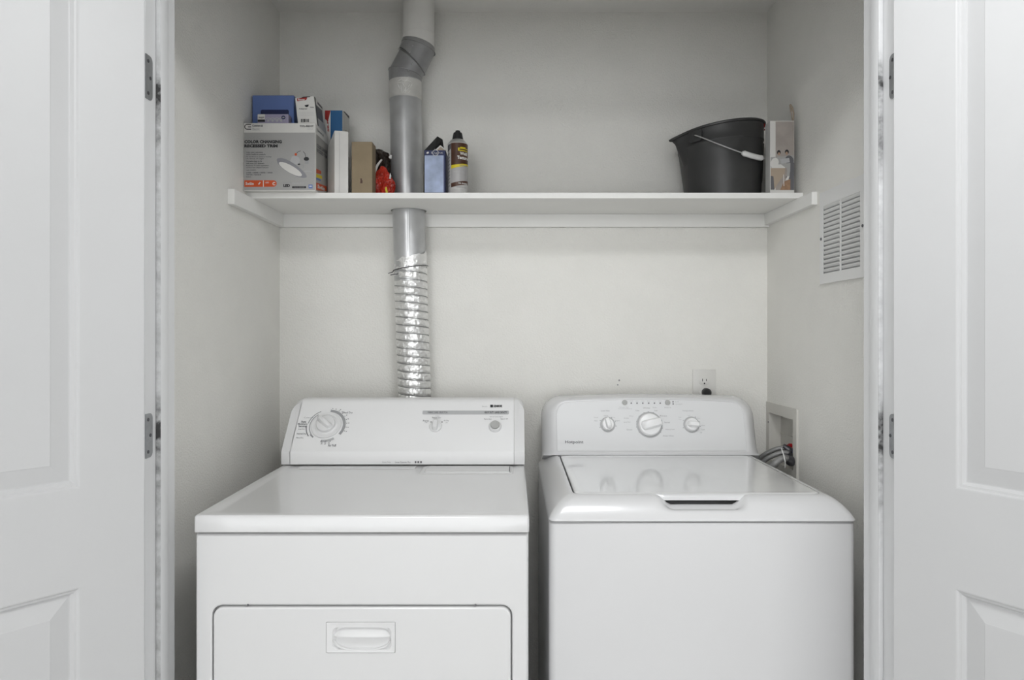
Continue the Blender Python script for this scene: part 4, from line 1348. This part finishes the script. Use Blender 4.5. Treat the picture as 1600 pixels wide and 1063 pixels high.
def sq_px(pts, mi, off=0.0008): poly_px(b, pts, pls, off, mi)
sq_px([(494.2, 209.5), (512.0, 226.5), (512.0, 299), (494.2, 299)], 0, 0.0005)
text_quad(b, 'Commercial', (494.8, 204.3), (505.0, 213.8), (494.8, 200.3), pls, 0.001, 0.02, 1)
text_quad(b, 'COLOR CHANGING', (494.6, 230), (511.5, 242.5), (494.6, 224), pls, 0.001, 0.03, 1)
text_quad(b, 'RECESSED TRIM', (494.6, 237), (510.5, 248.5), (494.6, 231.5), pls, 0.001, 0.03, 1)
for k in range(5):
    text_quad(b, 'energy information', (495.5, 248.5+3.3*k), (509, 256+3.1*k), (495.5, 247.3+3.3*k), pls, 0.001, 0, 2)
sq_px([(493.8, 263.5), (501.5, 267.5), (501.5, 272.5), (493.8, 270.5)], 3)
sq_px([(493.8, 271.8), (503, 275.2), (503, 279.8), (493.8, 277.2)], 4)
sq_px([(493.8, 277.6), (500.5, 280.6), (500.5, 283.2), (493.8, 280.8)], 5)
sq_px([(493.8, 285.2), (510.0, 291.5), (510.0, 299), (493.8, 297)], 3)
text_quad(b, '5x6in', (495.5, 294), (507, 298.4), (495.5, 288), pls, 0.0014, 0.04, 6)
obj('side_print', b, [M_CARD_SIDE, M_DGREY, M_GREY, M_ORANGE, M_YELLOW, M_BLUE, M_CARD_W], t, smooth=0, label='grey printed side with orange and yellow marks')

# on top of it: blue box, bulb box, tool box
z0 = BZ1
def XZ(x, D): return (x-CX)/F*D
t = carton('blue_box', XZ(394.3, 2.02), XZ(459.3, 2.02), 2.02, 2.085, z0, CZ-(149.0-CY)/F*2.02, M_BLUE, 'plain blue box standing on the large carton at shelf left end')
b = new(); pq = yplane(2.02)
poly_px(b, [(407.5, 192), (407.5, 173.2), (409.2, 171.6), (449.8, 171.6), (451.3, 173.2), (451.3, 192)], pq, 0.0006, 0)
obj('navy_print', b, M_NAVY, t, smooth=0, label='dark navy rectangle')
t = carton('light_bulb_box', XZ(402.2, 1.985), XZ(450.8, 1.985), 1.985, 2.012, z0, CZ-(178.3-CY)/F*1.985, M_LILAC, 'small low white and lilac light bulb box in front of the blue box')
b = new(); pq = yplane(1.985)
rect_px(b, 402.8, 178.8, 414.2, 187, pq, 0.0006, 0)
rect_px(b, 402.8, 187, 414.2, 190.6, pq, 0.0006, 1)
text_px(b, 'PHILIPS', 404.5, 182.6, 413, 185.4, pq, 0.001, 0.03, 1)
disc_px(b, 442.9, 183.8, 3.2, 2.9, pq, 0.0007, 2)
text_px(b, 'LED', 441.2, 182.9, 444.8, 184.7, pq, 0.001, 0.03, 0)
for x in (419, 426, 433, 439.5):
    arc(b, on(x, 189.5, pq), 0.0085, 0.0105, 10, 170, 12, 3, 0.0006, V=Vector((0, 0, 1)), N=Vector((0, -1, 0)))
    rect_px(b, x-1.2, 186.5, x+1.2, 190.5, pq, 0.0006, 3)
obj('box_print', b, [M_CARD_W, M_BLACK, M_NAVY, M_LGREY], t, smooth=0)
# tool box, leaning to the left at its top
x0, x1 = XZ(466.0, 1.99), XZ(495.6, 1.99)
zt = CZ-(149.2-CY)/F*1.99
t = thing('tool_box', ((x0+x1)/2, 2.035, z0), 'narrow white and black retail box leaning slightly, right of the blue box', 'box')
lean = Matrix.Translation((x1, 0, z0)) @ Matrix.Rotation(-math.radians(6.5), 4, 'Y') @ Matrix.Translation((-x1, 0, -z0))
b = new(); box(b, (x0, 1.99, z0), (x1, 2.085, zt), 0.001, 1, M=lean)
obj('carton', b, M_CARD_W, t, smooth=20)
b = new(); pq = yplane(1.99)
poly_px(b, [(464, 155.8), (464.3, 153.9), (480, 151.8), (479.6, 154.8), (478, 156.6), (464.6, 158.6)], pq, 0.0006, 0)
poly_px(b, [(469.5, 153.4), (474, 151.4), (485, 150.6), (484.5, 152), (479, 152.6)], pq, 0.0009, 1)
text_px(b, 'Bauer', 465.8, 154.2, 476.5, 157.2, pq, 0.001, 0.02, 3)
poly_px(b, [(476, 164.5), (482.5, 163.4), (482, 166.3), (479.5, 167.6), (477, 166.8)], pq, 0.0006, 1)
text_px(b, 'Adapter', 467, 169.3, 480.5, 171.4, pq, 0.0008, 0.03, 1)
text_px(b, 'Socket', 484.5, 166.8, 490.5, 168.6, pq, 0.0008, 0.03, 1)
for k in range(3): text_px(b, 'suitable for most lamps', 467.5+k*0.4, 175.0+k*2.3, 490.5+k*0.4, 176.2+k*2.3, pq, 0.0008, 0, 2)
for k, wd in enumerate((1.2, .5, .9, 1.4, .5, .8, .4, 1.0, .6)):
    rect_px(b, 470.5+k*1.45, 186.0, 470.5+k*1.45+wd, 191.0, pq, 0.0007, 1)
obj('front_print', b, [M_RED, M_BLACK, M_LGREY, M_CARD_W], t, smooth=0, label='small red badge, black lettering and barcode')
b = new()
def sidepl(u, v, off=0.0007):   # u along the depth 0..1, v height 0..1 on the leaning right side
    return lean @ Vector((x1+off, 1.9905+(2.0845-1.9905)*u, z0+(zt-z0)*v))
poly(b, [sidepl(0.02, 0.02), sidepl(0.14, 0.02), sidepl(0.14, 0.98), sidepl(0.02, 0.98)], 0)
poly(b, [sidepl(0.14, 0.74), sidepl(0.98, 0.80), sidepl(0.98, 0.98), sidepl(0.14, 0.98)], 1)
poly(b, [sidepl(0.30, 0.83, .001), sidepl(0.85, 0.85, .001), sidepl(0.85, 0.92, .001), sidepl(0.30, 0.92, .001)], 2)
poly(b, [sidepl(0.14, 0.30), sidepl(0.80, 0.34), sidepl(0.80, 0.80), sidepl(0.14, 0.74)], 3)
poly(b, [sidepl(0.14, 0.02), sidepl(0.98, 0.02), sidepl(0.98, 0.34), sidepl(0.14, 0.28)], 4)
obj('side_print', b, [M_BLACK, M_CARD_W, M_DGREY, M_DGREY, M_LGREY], t, smooth=0, label='black and grey printed side')

# red and blue tall box
RX0, RX1, RY0, RY1, RZ1 = XZ(507.5, 2.12), XZ(535.3, 2.12), 2.12, 2.205, CZ-(172.3-CY)/F*2.12
t = carton('red_blue_box', RX0, RX1, RY0, RY1, ST, RZ1, M_CARD_W, 'tall red, white and bright blue box behind the white carton')
b = new(); pq = yplane(RY0)
poly_px(b, [(508, 172.8), (516.6, 172.8), (512.6, 190), (508, 186)], pq, 0.0006, 0)
poly_px(b, [(508, 200), (516.6, 178), (516.6, 230), (508, 230)], pq, 0.0006, 2)
text_quad(b, 'SILK', (514.6, 206), (513.0, 186), (512.0, 206), pq, 0.001, 0.04, 0)
poly_px(b, [(516.6, 172.8), (535, 172.8), (535, 300), (516.6, 300)], pq, 0.0007, 1)
obj('front_print', b, [M_RED, M_CYAN, M_CARD_W], t, smooth=0, label='red and blue printed front')
b = new(); pq = xplane(RX1)
poly_px(b, [(536.2, 174.2), (545.4, 186), (545.4, 181.8), (537.5, 173.9)], pq, 0.0007, 0)
poly_px(b, [(536.0, 236), (545.2, 246), (545.2, 300), (536.0, 300)], pq, 0.0006, 1)  # shade over the lower side, painted as a dark panel
poly_px(b, [(539.5, 203), (543.5, 206), (543.5, 214), (539.5, 211)], pq, 0.0007, 2)
obj('side_print', b, [M_BLACK, M_DGREY, M_TAN], t, smooth=0, label='white printed side, lower part painted dark for shade')

# white carton with a sloped left face
A_ = (XZ(511.6, 2.07), 2.07); B_ = (XZ(522.6, 2.005), 2.005); C_ = (XZ(544.3, 2.012), 2.012); E_ = (XZ(543.6, 2.10), 2.10); G_ = (XZ(519, 2.11), 2.11)
t = thing('white_carton', ((A_[0]+C_[0])/2, 2.06, ST), 'tall plain white carton with sloping top corner, unprinted, left of the kraft box', 'box')
zA, zB, zC = CZ-(231.5-CY)/F*2.07, CZ-(203.8-CY)/F*2.005, CZ-(205.4-CY)/F*2.012
b = new()
bot = [Vector((*q, ST)) for q in (A_, B_, C_, E_, G_)]
top = [Vector((*A_, zA)), Vector((*B_, zB)), Vector((*C_, zC)), Vector((*E_, zC)), Vector((*G_, zB-0.01))]
for i in range(5):
    j = (i+1) % 5
    poly(b, [bot[i], bot[j], top[j], top[i]])
poly(b, bot[::-1]); poly(b, [top[0], top[1], top[4]]); poly(b, [top[1], top[2], top[3], top[4]])
bmesh.ops.remove_doubles(b, verts=b.verts, dist=1e-5)
bmesh.ops.recalc_face_normals(b, faces=b.faces)
bmesh.ops.bevel(b, geom=list(b.edges), offset=0.0012, segments=1, affect='EDGES')
obj('carton', b, M_CARD_W, t, smooth=20)
b = new()
pq = yplane(2.0045)
rect_px(b, 530.2, 207, 530.6, 301, pq, 0.0016, 0)
obj('edge_flap', b, M_LGREY, t, smooth=0)

# kraft box
t = carton('kraft_box', XZ(549.3, 2.02), XZ(581.6, 2.02), 2.02, 2.072, ST, CZ-(221.5-CY)/F*2.02, M_KRAFT, 'small plain brown kraft cardboard box standing on the shelf')
b = new()
pq = yplane(2.02)
poly_px(b, [(563, 279), (565.5, 279), (565.2, 281.5), (566.3, 281.5), (566.5, 286.5), (562.8, 286.5), (563.3, 282)], pq, 0.0006, 0)
obj('handling_mark', b, M_BROWN, t, smooth=0)
b = new(); box(b, (XZ(549.8, 2.02), 2.0192, ST+0.002), (XZ(581.0, 2.02), 2.0198, ST+0.003)); obj('flap_seam', b, M_BROWN, t, smooth=0)

# crumpled bags
def crumple(name, c, rx, ry, rz_, m, label, seed, amp, shape, freq=22, cat='bag'):
    b = new()
    bmesh.ops.create_icosphere(b, subdivisions=5, radius=1)
    for v in b.verts:
        d = v.co.normalized()
        n = 1+amp*noise.noise(Vector((d.x*2.2+seed, d.y*2.2, d.z*2.2)))
        r1 = abs(noise.noise(Vector((d.x*4.5+seed, d.y*4.5, d.z*5.5))))
        r2 = abs(noise.noise(Vector((d.x*11, d.y*11+seed, d.z*10))))
        n *= 1-0.22*r1-0.10*r2
        k = shape(d.z)
        v.co = Vector((c[0]+d.x*rx*n*k, c[1]+d.y*ry*n*k, max(ST+0.0004, c[2]+d.z*rz_*(0.9+0.1*n))))
    bmesh.ops.recalc_face_normals(b, faces=b.faces)
    return b
cb = (XZ(593.5, 2.19), 2.185, ST+0.085)
b = crumple('x', cb, 0.030, 0.036, 0.092, M_BROWN2, '', 3.3, 0.5, lambda z: 1.12/max(0.38, math.sqrt(max(0, 1-z*z)))**0.8)
o = obj('brown_bag', b, M_BROWN2, base=(cb[0], cb[1], ST), smooth=14, label='dark brown crumpled plastic bag behind the red bag', cat='bag')
ORG[o] = Vector((cb[0], cb[1], ST))
b = new()
tube(b, [P(580, 227, 2.155), P(588, 236, 2.150), P(597, 246, 2.148)], [0.003, 0.0045, 0.002], 6)
obj('fold', b, M_BROWN2, o, smooth=30)
cr = (XZ(598, 2.105), 2.105, ST+0.050)
b = crumple('x', cr, 0.0315, 0.024, 0.057, M_REDBAG, '', 9.1, 0.35, lambda z: 1.10 if z < 0.1 else 1.10-0.60*(z-0.1)**1.1)
o = obj('red_bag', b, M_REDBAG, base=(cr[0], cr[1], ST), smooth=14, label='shiny crumpled red plastic bag beside the duct on shelf', cat='bag')
b = new()
rings = []
for x, y, w_ in ((596, 249, 1.0), (590, 257, 1.7), (585.6, 268, 1.5), (584.2, 280, 1.2), (585, 302, 0.9)):
    p = P(x, y, 2.082)
    k = w_/F*2.08
    rings.append([p+Vector((-k, 0, 0)), p+Vector((k, 0.003, 0)), p+Vector((0.3*k, 0.012, 0))])
loft(b, rings, cap0=True, cap1=True)
obj('white_edge', b, M_CARD_W, o, smooth=50, label='white folded edge')
b = new()
q = [P(x, y, 2.098) for x, y in ((607, 245.5), (609, 242.5), (612, 242), (611.5, 248), (608.5, 247.5))]
loft(b, [q, [p+Vector((0, 0.004, 0)) for p in q]], cap0=True, cap1=True)
obj('white_edge', b, M_CARD_W, o, smooth=0, label='white torn corner'); b = new()
q = [P(x, y, 2.078) for x, y in ((609.5, 270), (611, 274), (610.5, 280), (608, 279))]
loft(b, [q, [p+Vector((0, 0.004, 0)) for p in q]], cap0=True, cap1=True)
obj('white_edge', b, M_CARD_W, o, smooth=0, label='white torn corner')
b = new()
q = [P(x, y, 2.080) for x, y in ((601, 293), (604, 292), (606, 301), (603, 301.5))]
loft(b, [q, [p+Vector((0, 0.003, 0)) for p in q]], cap0=True, cap1=True)
obj('yellow_print', b, M_YELLOW, o, smooth=0)

# blue open carton right of the duct
OX0, OX1, OY0, OY1 = XZ(662.7, 2.02), XZ(696.2, 2.02), 2.02, 2.098
OZ1 = CZ-(235.0-CY)/F*2.02
t = thing('open_blue_box', ((OX0+OX1)/2, 2.06, ST), 'pale blue carton with navy top band and open flaps, right of duct', 'box')
b = new()
h = 0.0012
box(b, (OX0, OY0, ST), (OX1, OY0+h, OZ1)); box(b, (OX0, OY1-h, ST), (OX1, OY1, OZ1))
box(b, (OX0, OY0, ST), (OX0+h, OY1, OZ1)); box(b, (OX1-h, OY0, ST), (OX1, OY1, OZ1))
box(b, (OX0, OY0, ST), (OX1, OY1, ST+h))
obj('carton', b, M_NAVY, t, smooth=0)
b = new(); pq = yplane(OY0)
rect_px(b, 663.6, 243.0, 693.2, 300.8, pq, 0.0006, 0)
poly_px(b, [(665.8, 239.6), (667.5, 237.6), (669.8, 237.2), (670.2, 239.5), (668, 240.6)], pq, 0.0008, 1)
text_px(b, 'Light', 674, 237.2, 692, 241.4, pq, 0.0008, 0.0, 2)
arc(b, on(680.5, 239, pq), 0.0075, 0.0095, 0, 360, 20, 2, 0.0008, V=Vector((0, 0, 1)), N=Vector((0, -1, 0)))
obj('front_print', b, [M_PALEB, M_CARD_W, M_LGREY], t, smooth=0, label='soft blue picture panel')
def flap(pts, name, m, lab=None):
    b = new()
    loft(b, [pts, [p+Vector((0.0006, 0.0010, 0.0004)) for p in pts]], cap0=True, cap1=True)
    return obj(name, b, m, t, smooth=0, label=lab)
flap([Vector((OX0, OY0+0.002, OZ1)), P(683.2, 213.2, 2.045), P(690.5, 218.2, 2.065), Vector((OX0+0.026, OY0+0.008, OZ1)), ], 'flap', M_DARK, 'dark raised flap')
flap([P(683.2, 213.2, 2.046), P(691.2, 218.0, 2.070), P(692.8, 229, 2.085), P(680, 234, 2.075)], 'flap', M_DARK, 'dark raised flap')
flap([P(679.5, 235, 2.030), P(687.8, 227, 2.034), P(697.0, 234.5, 2.040), P(696.2, 236, 2.040), P(680, 236, 2.030)], 'flap', M_CARD_W, 'white inner flap')
flap([P(682, 235.5, 2.0285), P(688, 229.6, 2.0300), P(694.5, 235.0, 2.032)], 'flap', M_TAN, 'tan flap corner')
b = new(); tube(b, [P(688.5, 219, 2.068), P(690.5, 225, 2.072), P(693.5, 231, 2.075)], 0.0014, 5); obj('flap_edge', b, M_DARK, t)

# spray can
CXc, CYc, CR = XZ(715.2, 2.055), 2.055, 0.0302
t = thing('spray_can', (CXc, CYc, ST), 'wall texture spray can with brown and yellow label and black cap', 'spray can')
ztop = CZ-(222.5-CY)/F*2.03
b = new()
lathe(b, [(CR-0.002, 0), (CR, 0.002), (CR-0.0008, 0.004), (CR-0.0008, ztop-ST-0.002), (CR, ztop-ST-0.0005), (CR-0.001, ztop-ST)], (CXc, CYc, ST), (0, 0, 1), 48)
obj('can_body', b, M_CANW, t, smooth=40)
b = new()
lathe(b, [(CR-0.001, ztop-ST), (CR-0.003, ztop-ST+0.004), (CR-0.010, ztop-ST+0.0125), (CR-0.012, ztop-ST+0.0135)], (CXc, CYc, ST), (0, 0, 1), 40)
obj('shoulder', b, M_STEEL, t, smooth=40)
b = new()
zc = ztop+0.0128
rings = []
for r, hh in ((0.0165, 0), (0.0160, 0.004), (0.0135, 0.018), (0.0122, 0.022), (0.0075, 0.0245), (0.0070, 0.028), (0.0055, 0.029), (0.0001, 0.029)):
    rings.append([Vector((CXc+r*(1+0.03*(i % 2)*(1 if r > 0.012 else 0))*math.cos(2*PI*i/48), CYc+r*(1+0.03*(i % 2)*(1 if r > 0.012 else 0))*math.sin(2*PI*i/48), zc+hh)) for i in range(48)])
loft(b, rings, cap0=True, cap1=True)
obj('cap', b, M_RUB, t, smooth=25)
def cyl(u, z, off=0.0003):     # u: picture x at the can, -1..1 across its visible front
    a0 = math.atan2(-CYc, -CXc)   # direction from the can to the camera
    a = a0 + math.asin(max(-1, min(1, u)))
    return Vector((CXc+(CR+off)*math.cos(a), CYc+(CR+off)*math.sin(a), z))
def ycan(y): return CZ-(y-CY)/F*2.03
def band(b, u0, u1, ya0, yb0, ya1, yb1, mi, off=0.0003, n=16):
    for i in range(n):
        s, e = i/n, (i+1)/n
        p = [cyl(u0+(u1-u0)*s, ycan(ya0+(ya1-ya0)*s), off), cyl(u0+(u1-u0)*e, ycan(ya0+(ya1-ya0)*e), off), cyl(u0+(u1-u0)*e, ycan(yb0+(yb1-yb0)*e), off), cyl(u0+(u1-u0)*s, ycan(yb0+(yb1-yb0)*s), off)]
        poly(b, p, mi)
b = new()
band(b, -0.98, -0.66, 226, 236, 224, 232, 1)
band(b, -0.64, 0.99, 223.6, 260, 223.6, 257, 0)
band(b, -0.64, 0.99, 258.5, 264, 255, 258.5, 2, 0.0005)
band(b, -0.64, 0.99, 264, 288, 259, 284, 3)
band(b, -0.64, 0.99, 286.5, 293, 281.5, 287.5, 0, 0.0005)
for k in range(10): band(b, -0.93, -0.74, 240+k*5.6, 241.5+k*5.6, 238.5+k*5.6, 240+k*5.6, 5)
band(b, 0.05, 0.95, 234.8, 236.2, 234.8, 236.2, 2, 0.0006)
band(b, 0.05, 0.95, 231.5, 232.8, 231.5, 232.8, 2, 0.0006)
band(b, 0.02, 0.16, 231.5, 236, 231.5, 236, 2, 0.0006, 4)
band(b, 0.25, 0.75, 230.2, 231.5, 229.6, 231.5, 2, 0.0006, 8)
def ctext(s, u0, u1, y0, y1, mi, bold=0.02, off=0.0009):
    text_map(b, s, lambda u, v: cyl(u0+(u1-u0)*u, ycan(y1+(y0-y1)*v), off), bold, mi)
ctext('Wall', 0.20, 0.88, 237.6, 242.6, 4, 0.05)
ctext('Texture', -0.04, 0.99, 244, 249.4, 4, 0.05)
ctext('KNOCKDOWN', 0.2, 0.9, 257.5, 259.8, 5, 0.02)
ctext('ORANGE PEEL', -0.5, 0.7, 268, 270, 6, 0.0)
ctext('OIL BASED', 0.05, 0.92, 285.6, 288, 4, 0.03)
ctext('DANGER: flammable', -0.1, 0.8, 291.5, 294, 5, 0.0)
for k in range(3): ctext('contents under pressure', -0.55, 0.6, 296+k*2.2, 297.4+k*2.2, 5, 0)
obj('label', b, [M_BROWN, M_DGREY, M_YELLOW, M_CANG, M_CARD_W, M_GREY, M_LGREY], t, smooth=30, label='brown, yellow and grey printed label')

# bucket
BX, BY = XZ(1129, 2.134), 2.134
t = thing('mop_bucket', (BX, BY, ST), 'dark grey plastic bucket with pouring spout and white-gripped wire handle', 'bucket')
SEG = 72
def bring(r, z, sh, spout=0.0, dx=None):
    ring = []
    hz = (z-ST)/0.225
    for i in range(SEG):
        a = 2*PI*i/SEG
        d = (a-math.radians(190)+PI) % (2*PI)-PI
        k = math.exp(-(d/0.17)**2)*spout*1.5
        rr = r+k
        x = BX-0.010*hz+rr*math.cos(a)
        ring.append(Vector((x, BY+rr*math.sin(a), z+sh*math.cos(a)-0.45*k)))
    return ring
TH = 0.2200
def rb(h): return 0.113+(0.1315-0.113)*(h/TH)
b = new()
rings = [bring(0.09, ST+0.003, 0)]
for h, sh, sp in ((0.0, 0, 0), (0.002, 0, 0), (0.06, 0.002, 0), (0.12, 0.006, 0.0)):
    rings.append(bring(rb(h)-(0.002 if h == 0 else 0), ST+h, sh, sp))
rings += [bring(rb(0.166), ST+0.166, 0.014), bring(rb(0.168)+0.0018, ST+0.168, 0.014), bring(rb(0.172)+0.0018, ST+0.172, 0.014, 0.002), bring(rb(0.174)+0.001, ST+0.174, 0.014, 0.003), bring(rb(0.20), ST+0.200, 0.017, 0.012),
          bring(rb(0.21), ST+0.212, 0.018, 0.018), bring(rb(0.21)+0.005, ST+0.213, 0.018, 0.020), bring(rb(0.21)+0.0058, ST+0.217, 0.018, 0.021), bring(rb(0.21)+0.004, ST+0.2195, 0.018, 0.021), bring(rb(0.21)-0.002, ST+0.2195, 0.018, 0.020),
          bring(rb(0.21)-0.003, ST+0.205, 0.017, 0.014), bring(rb(0.1)-0.003, ST+0.10, 0.005), bring(rb(0)-0.003, ST+0.006, 0), bring(0.02, ST+0.005, 0)]
loft(b, rings, cap0=True, cap1=True)
obj('bucket_body', b, M_BUCK, t, smooth=40)
EA = math.radians(222)
RX_ = BX-0.0095
ears = []
for s in (0, PI):
    a = EA+s
    d = Vector((math.cos(a), math.sin(a), 0)); tt = Vector((-d.y, d.x, 0))
    z = ST+0.196+0.017*math.cos(a)
    c = Vector((RX_, BY, z))+d*0.1335
    b = new()
    rr = [c+tt*x+Vector((0, 0, zz)) for x, zz in rrect(-0.022, 0.022, -0.020, 0.016, 0.008, 3, 4)]
    loft(b, [[p-d*0.003 for p in rr], [p+d*0.0030 for p in rr], [c+d*0.0045+(p-c)*0.85 for p in rr]], cap0=True, cap1=True)
    lathe(b, [(0.0045, 0), (0.0045, 0.008), (0.002, 0.009)], c+d*0.0035, d, 14)
    obj('ear', b, M_BUCK, t, smooth=30)
    ears.append(c+d*0.009)
# ribbed grip panel moulded on the right side of the wall
b = new()
for da, w_ in ((-20, 0.0016), (-9, 0.0016)):
    a = math.radians(-2+da*0.0+(da+14)*1.0)
    d = Vector((math.cos(a), math.sin(a), 0))
    tube(b, [Vector((BX-0.010*h/0.225, BY, ST+h+0.012*math.cos(a)*h/TH))+d*(rb(h)+0.001) for h in (0.05, 0.06, 0.12, 0.17)], [0.001, 0.003, 0.003, 0.0035], 6)
obj('rib', b, M_BUCK, t)
mid_dir = Vector((math.cos(EA+PI/2), math.sin(EA+PI/2), 0))
mc = (ears[0]+ears[1])/2
ax = (ears[0]-ears[1])/2
DROP = 0.084; OUT = 0.139
def bail(th):
    s = math.sin(th)
    return mc + ax*math.cos(th) + mid_dir*OUT*(s**0.9 if s > 0 else 0) + Vector((0, 0, -DROP*s**1.0 if s > 0 else 0))
b = new()
tube(b, [bail(PI*i/40) for i in range(41)], 0.0018, 8)
obj('bail_wire', b, M_STEEL, t, label='thin bright wire handle')
b = new()
gp = [bail(PI*(0.5+0.0*1)+x) for x in [(-0.56+0.60*i/12) for i in range(13)]]
tube(b, gp, [0.005, 0.0085]+[0.0080]*9+[0.0085, 0.005], 14)
obj('grip', b, M_WPLAS, t, label='white plastic grip')

# photo box at the right end
QX0, QX1, QY0, QY1 = 0.7550, 0.8270, 2.012, 2.050
QZ1 = CZ-(188.4-CY)/F*2.012
t = carton('photo_box', QX0, QX1, QY0, QY1, ST, QZ1, M_CARD_W, 'slim box with a photograph of two people on a sofa, right of bucket')
b = new(); pq = yplane(QY0)
xa, xb = CX+QX0/QY0*F, CX+QX1/QY0*F
s = lambda x: xa+(x-1199.7)/(1237.6-1199.7)*(xb-xa)
def pp(pts, mi, off=0.0006): poly_px(b, [(s(x), y) for x, y in pts], pq, off, mi)
pp([(1208, 190), (1236.8, 190), (1236.8, 297), (1208, 297)], 0)
pp([(1200.2, 190), (1208, 190), (1208, 262), (1200.2, 262)], 1)
pp([(1200.5, 246), (1237, 243), (1237, 262), (1200.5, 262)], 2, 0.0008)             # sofa
pp([(1229, 256), (1237, 254), (1237, 275), (1230, 275)], 3, 0.0009)
def el(x, y, rx, ry, mi, off, rot=0): disc_px(b, s(x), y, rx, ry, pq, off, mi, rot, 14)
el(1206.5, 255, 6.2, 8.5, 4, 0.0011, 0.3)           # person on the left, light top
el(1213, 238.6, 2.9, 3.8, 5, 0.0012); el(1213.2, 240.6, 1.8, 2.6, 6, 0.0014)
el(1229.5, 250.5, 6.4, 7.5, 3, 0.0011, -0.4)         # person on the right, dark top
el(1225.5, 237.6, 3.1, 3.6, 5, 0.0012); el(1225.2, 239.8, 1.9, 2.6, 6, 0.0014)
pp([(1215, 249), (1229, 247), (1230, 254), (1217, 256)], 7, 0.0016)
pp([(1206, 258), (1216, 257), (1223, 262), (1220, 266), (1206, 265)], 4, 0.0014)
pp([(1221, 256), (1231, 255), (1230.5, 268), (1229, 276), (1225, 276), (1226, 265)], 8, 0.0015)
pp([(1226, 276), (1229.5, 275.5), (1227.5, 281.5), (1223, 282)], 4, 0.0017)
pp([(1221, 284), (1231, 280), (1231, 297), (1215, 297)], 9, 0.0009)
pp([(1200.2, 263), (1223, 263), (1222, 272), (1210, 289), (1206, 296.5), (1200.2, 296.5)], 10, 0.0018)
pp([(1200.2, 275), (1204.5, 276), (1206, 296.8), (1200.2, 296.8)], 3, 0.0020)
pp([(1219.8, 273), (1220.8, 273), (1221.3, 291), (1220.2, 291)], 4, 0.0019)
pp([(1224, 276), (1236.8, 274), (1236.8, 280), (1224, 280)], 3, 0.0008)
pp([(1231, 280), (1236.8, 279), (1236.8, 297), (1231, 297)], 3, 0.0009)
obj('photo_print', b, [M_WALLP, M_CARD_W, M_CARD_G, M_DGREY, M_CARD_W, M_BLACK, M_SKIN, M_LGREY, M_CARD_G, M_WOOD, M_TAN], t, smooth=0, label='printed photograph of two people reading on a sofa')
b = new(); pq = xplane(QX0)
poly_px(b, [(1193.8, 193.5), (1196.0, 192.5), (1195.6, 199), (1194.0, 200)], pq, 0.0006, 0)
poly_px(b, [(1194.2, 201.6), (1195.6, 201), (1195.6, 203.8), (1194.2, 204.5)], pq, 0.0006, 0)
obj('side_mark', b, M_RED, t, smooth=0, label='small red mark')
b = new()
tube(b, [P(1239.5, 298, 2.02), P(1239.2, 250, 2.02), P(1239.6, 210, 2.02), P(1239.0, 188, 2.02)], [0.0015, 0.0022, 0.0022, 0.001], 6)
obj('side_shadow_strip', b, M_BROWN, t, label='brown strip painted as the shadow along the box side')  # thin strip stands in for the shadow at the box's right side
b = new()
tube(b, curve_pts([P(1239.5, 189, 2.025), P(1240.0, 178, 2.025), P(1238.2, 170, 2.03), P(1234.5, 164, 2.04), P(1236.5, 176, 2.04), P(1238.0, 188, 2.035)], 6), [0.0022]*12+[0.0028]*12+[0.0015]*7, 6)
obj('loose_wrapper', b, M_TAN, t, label='loose torn wrapper standing up behind it')
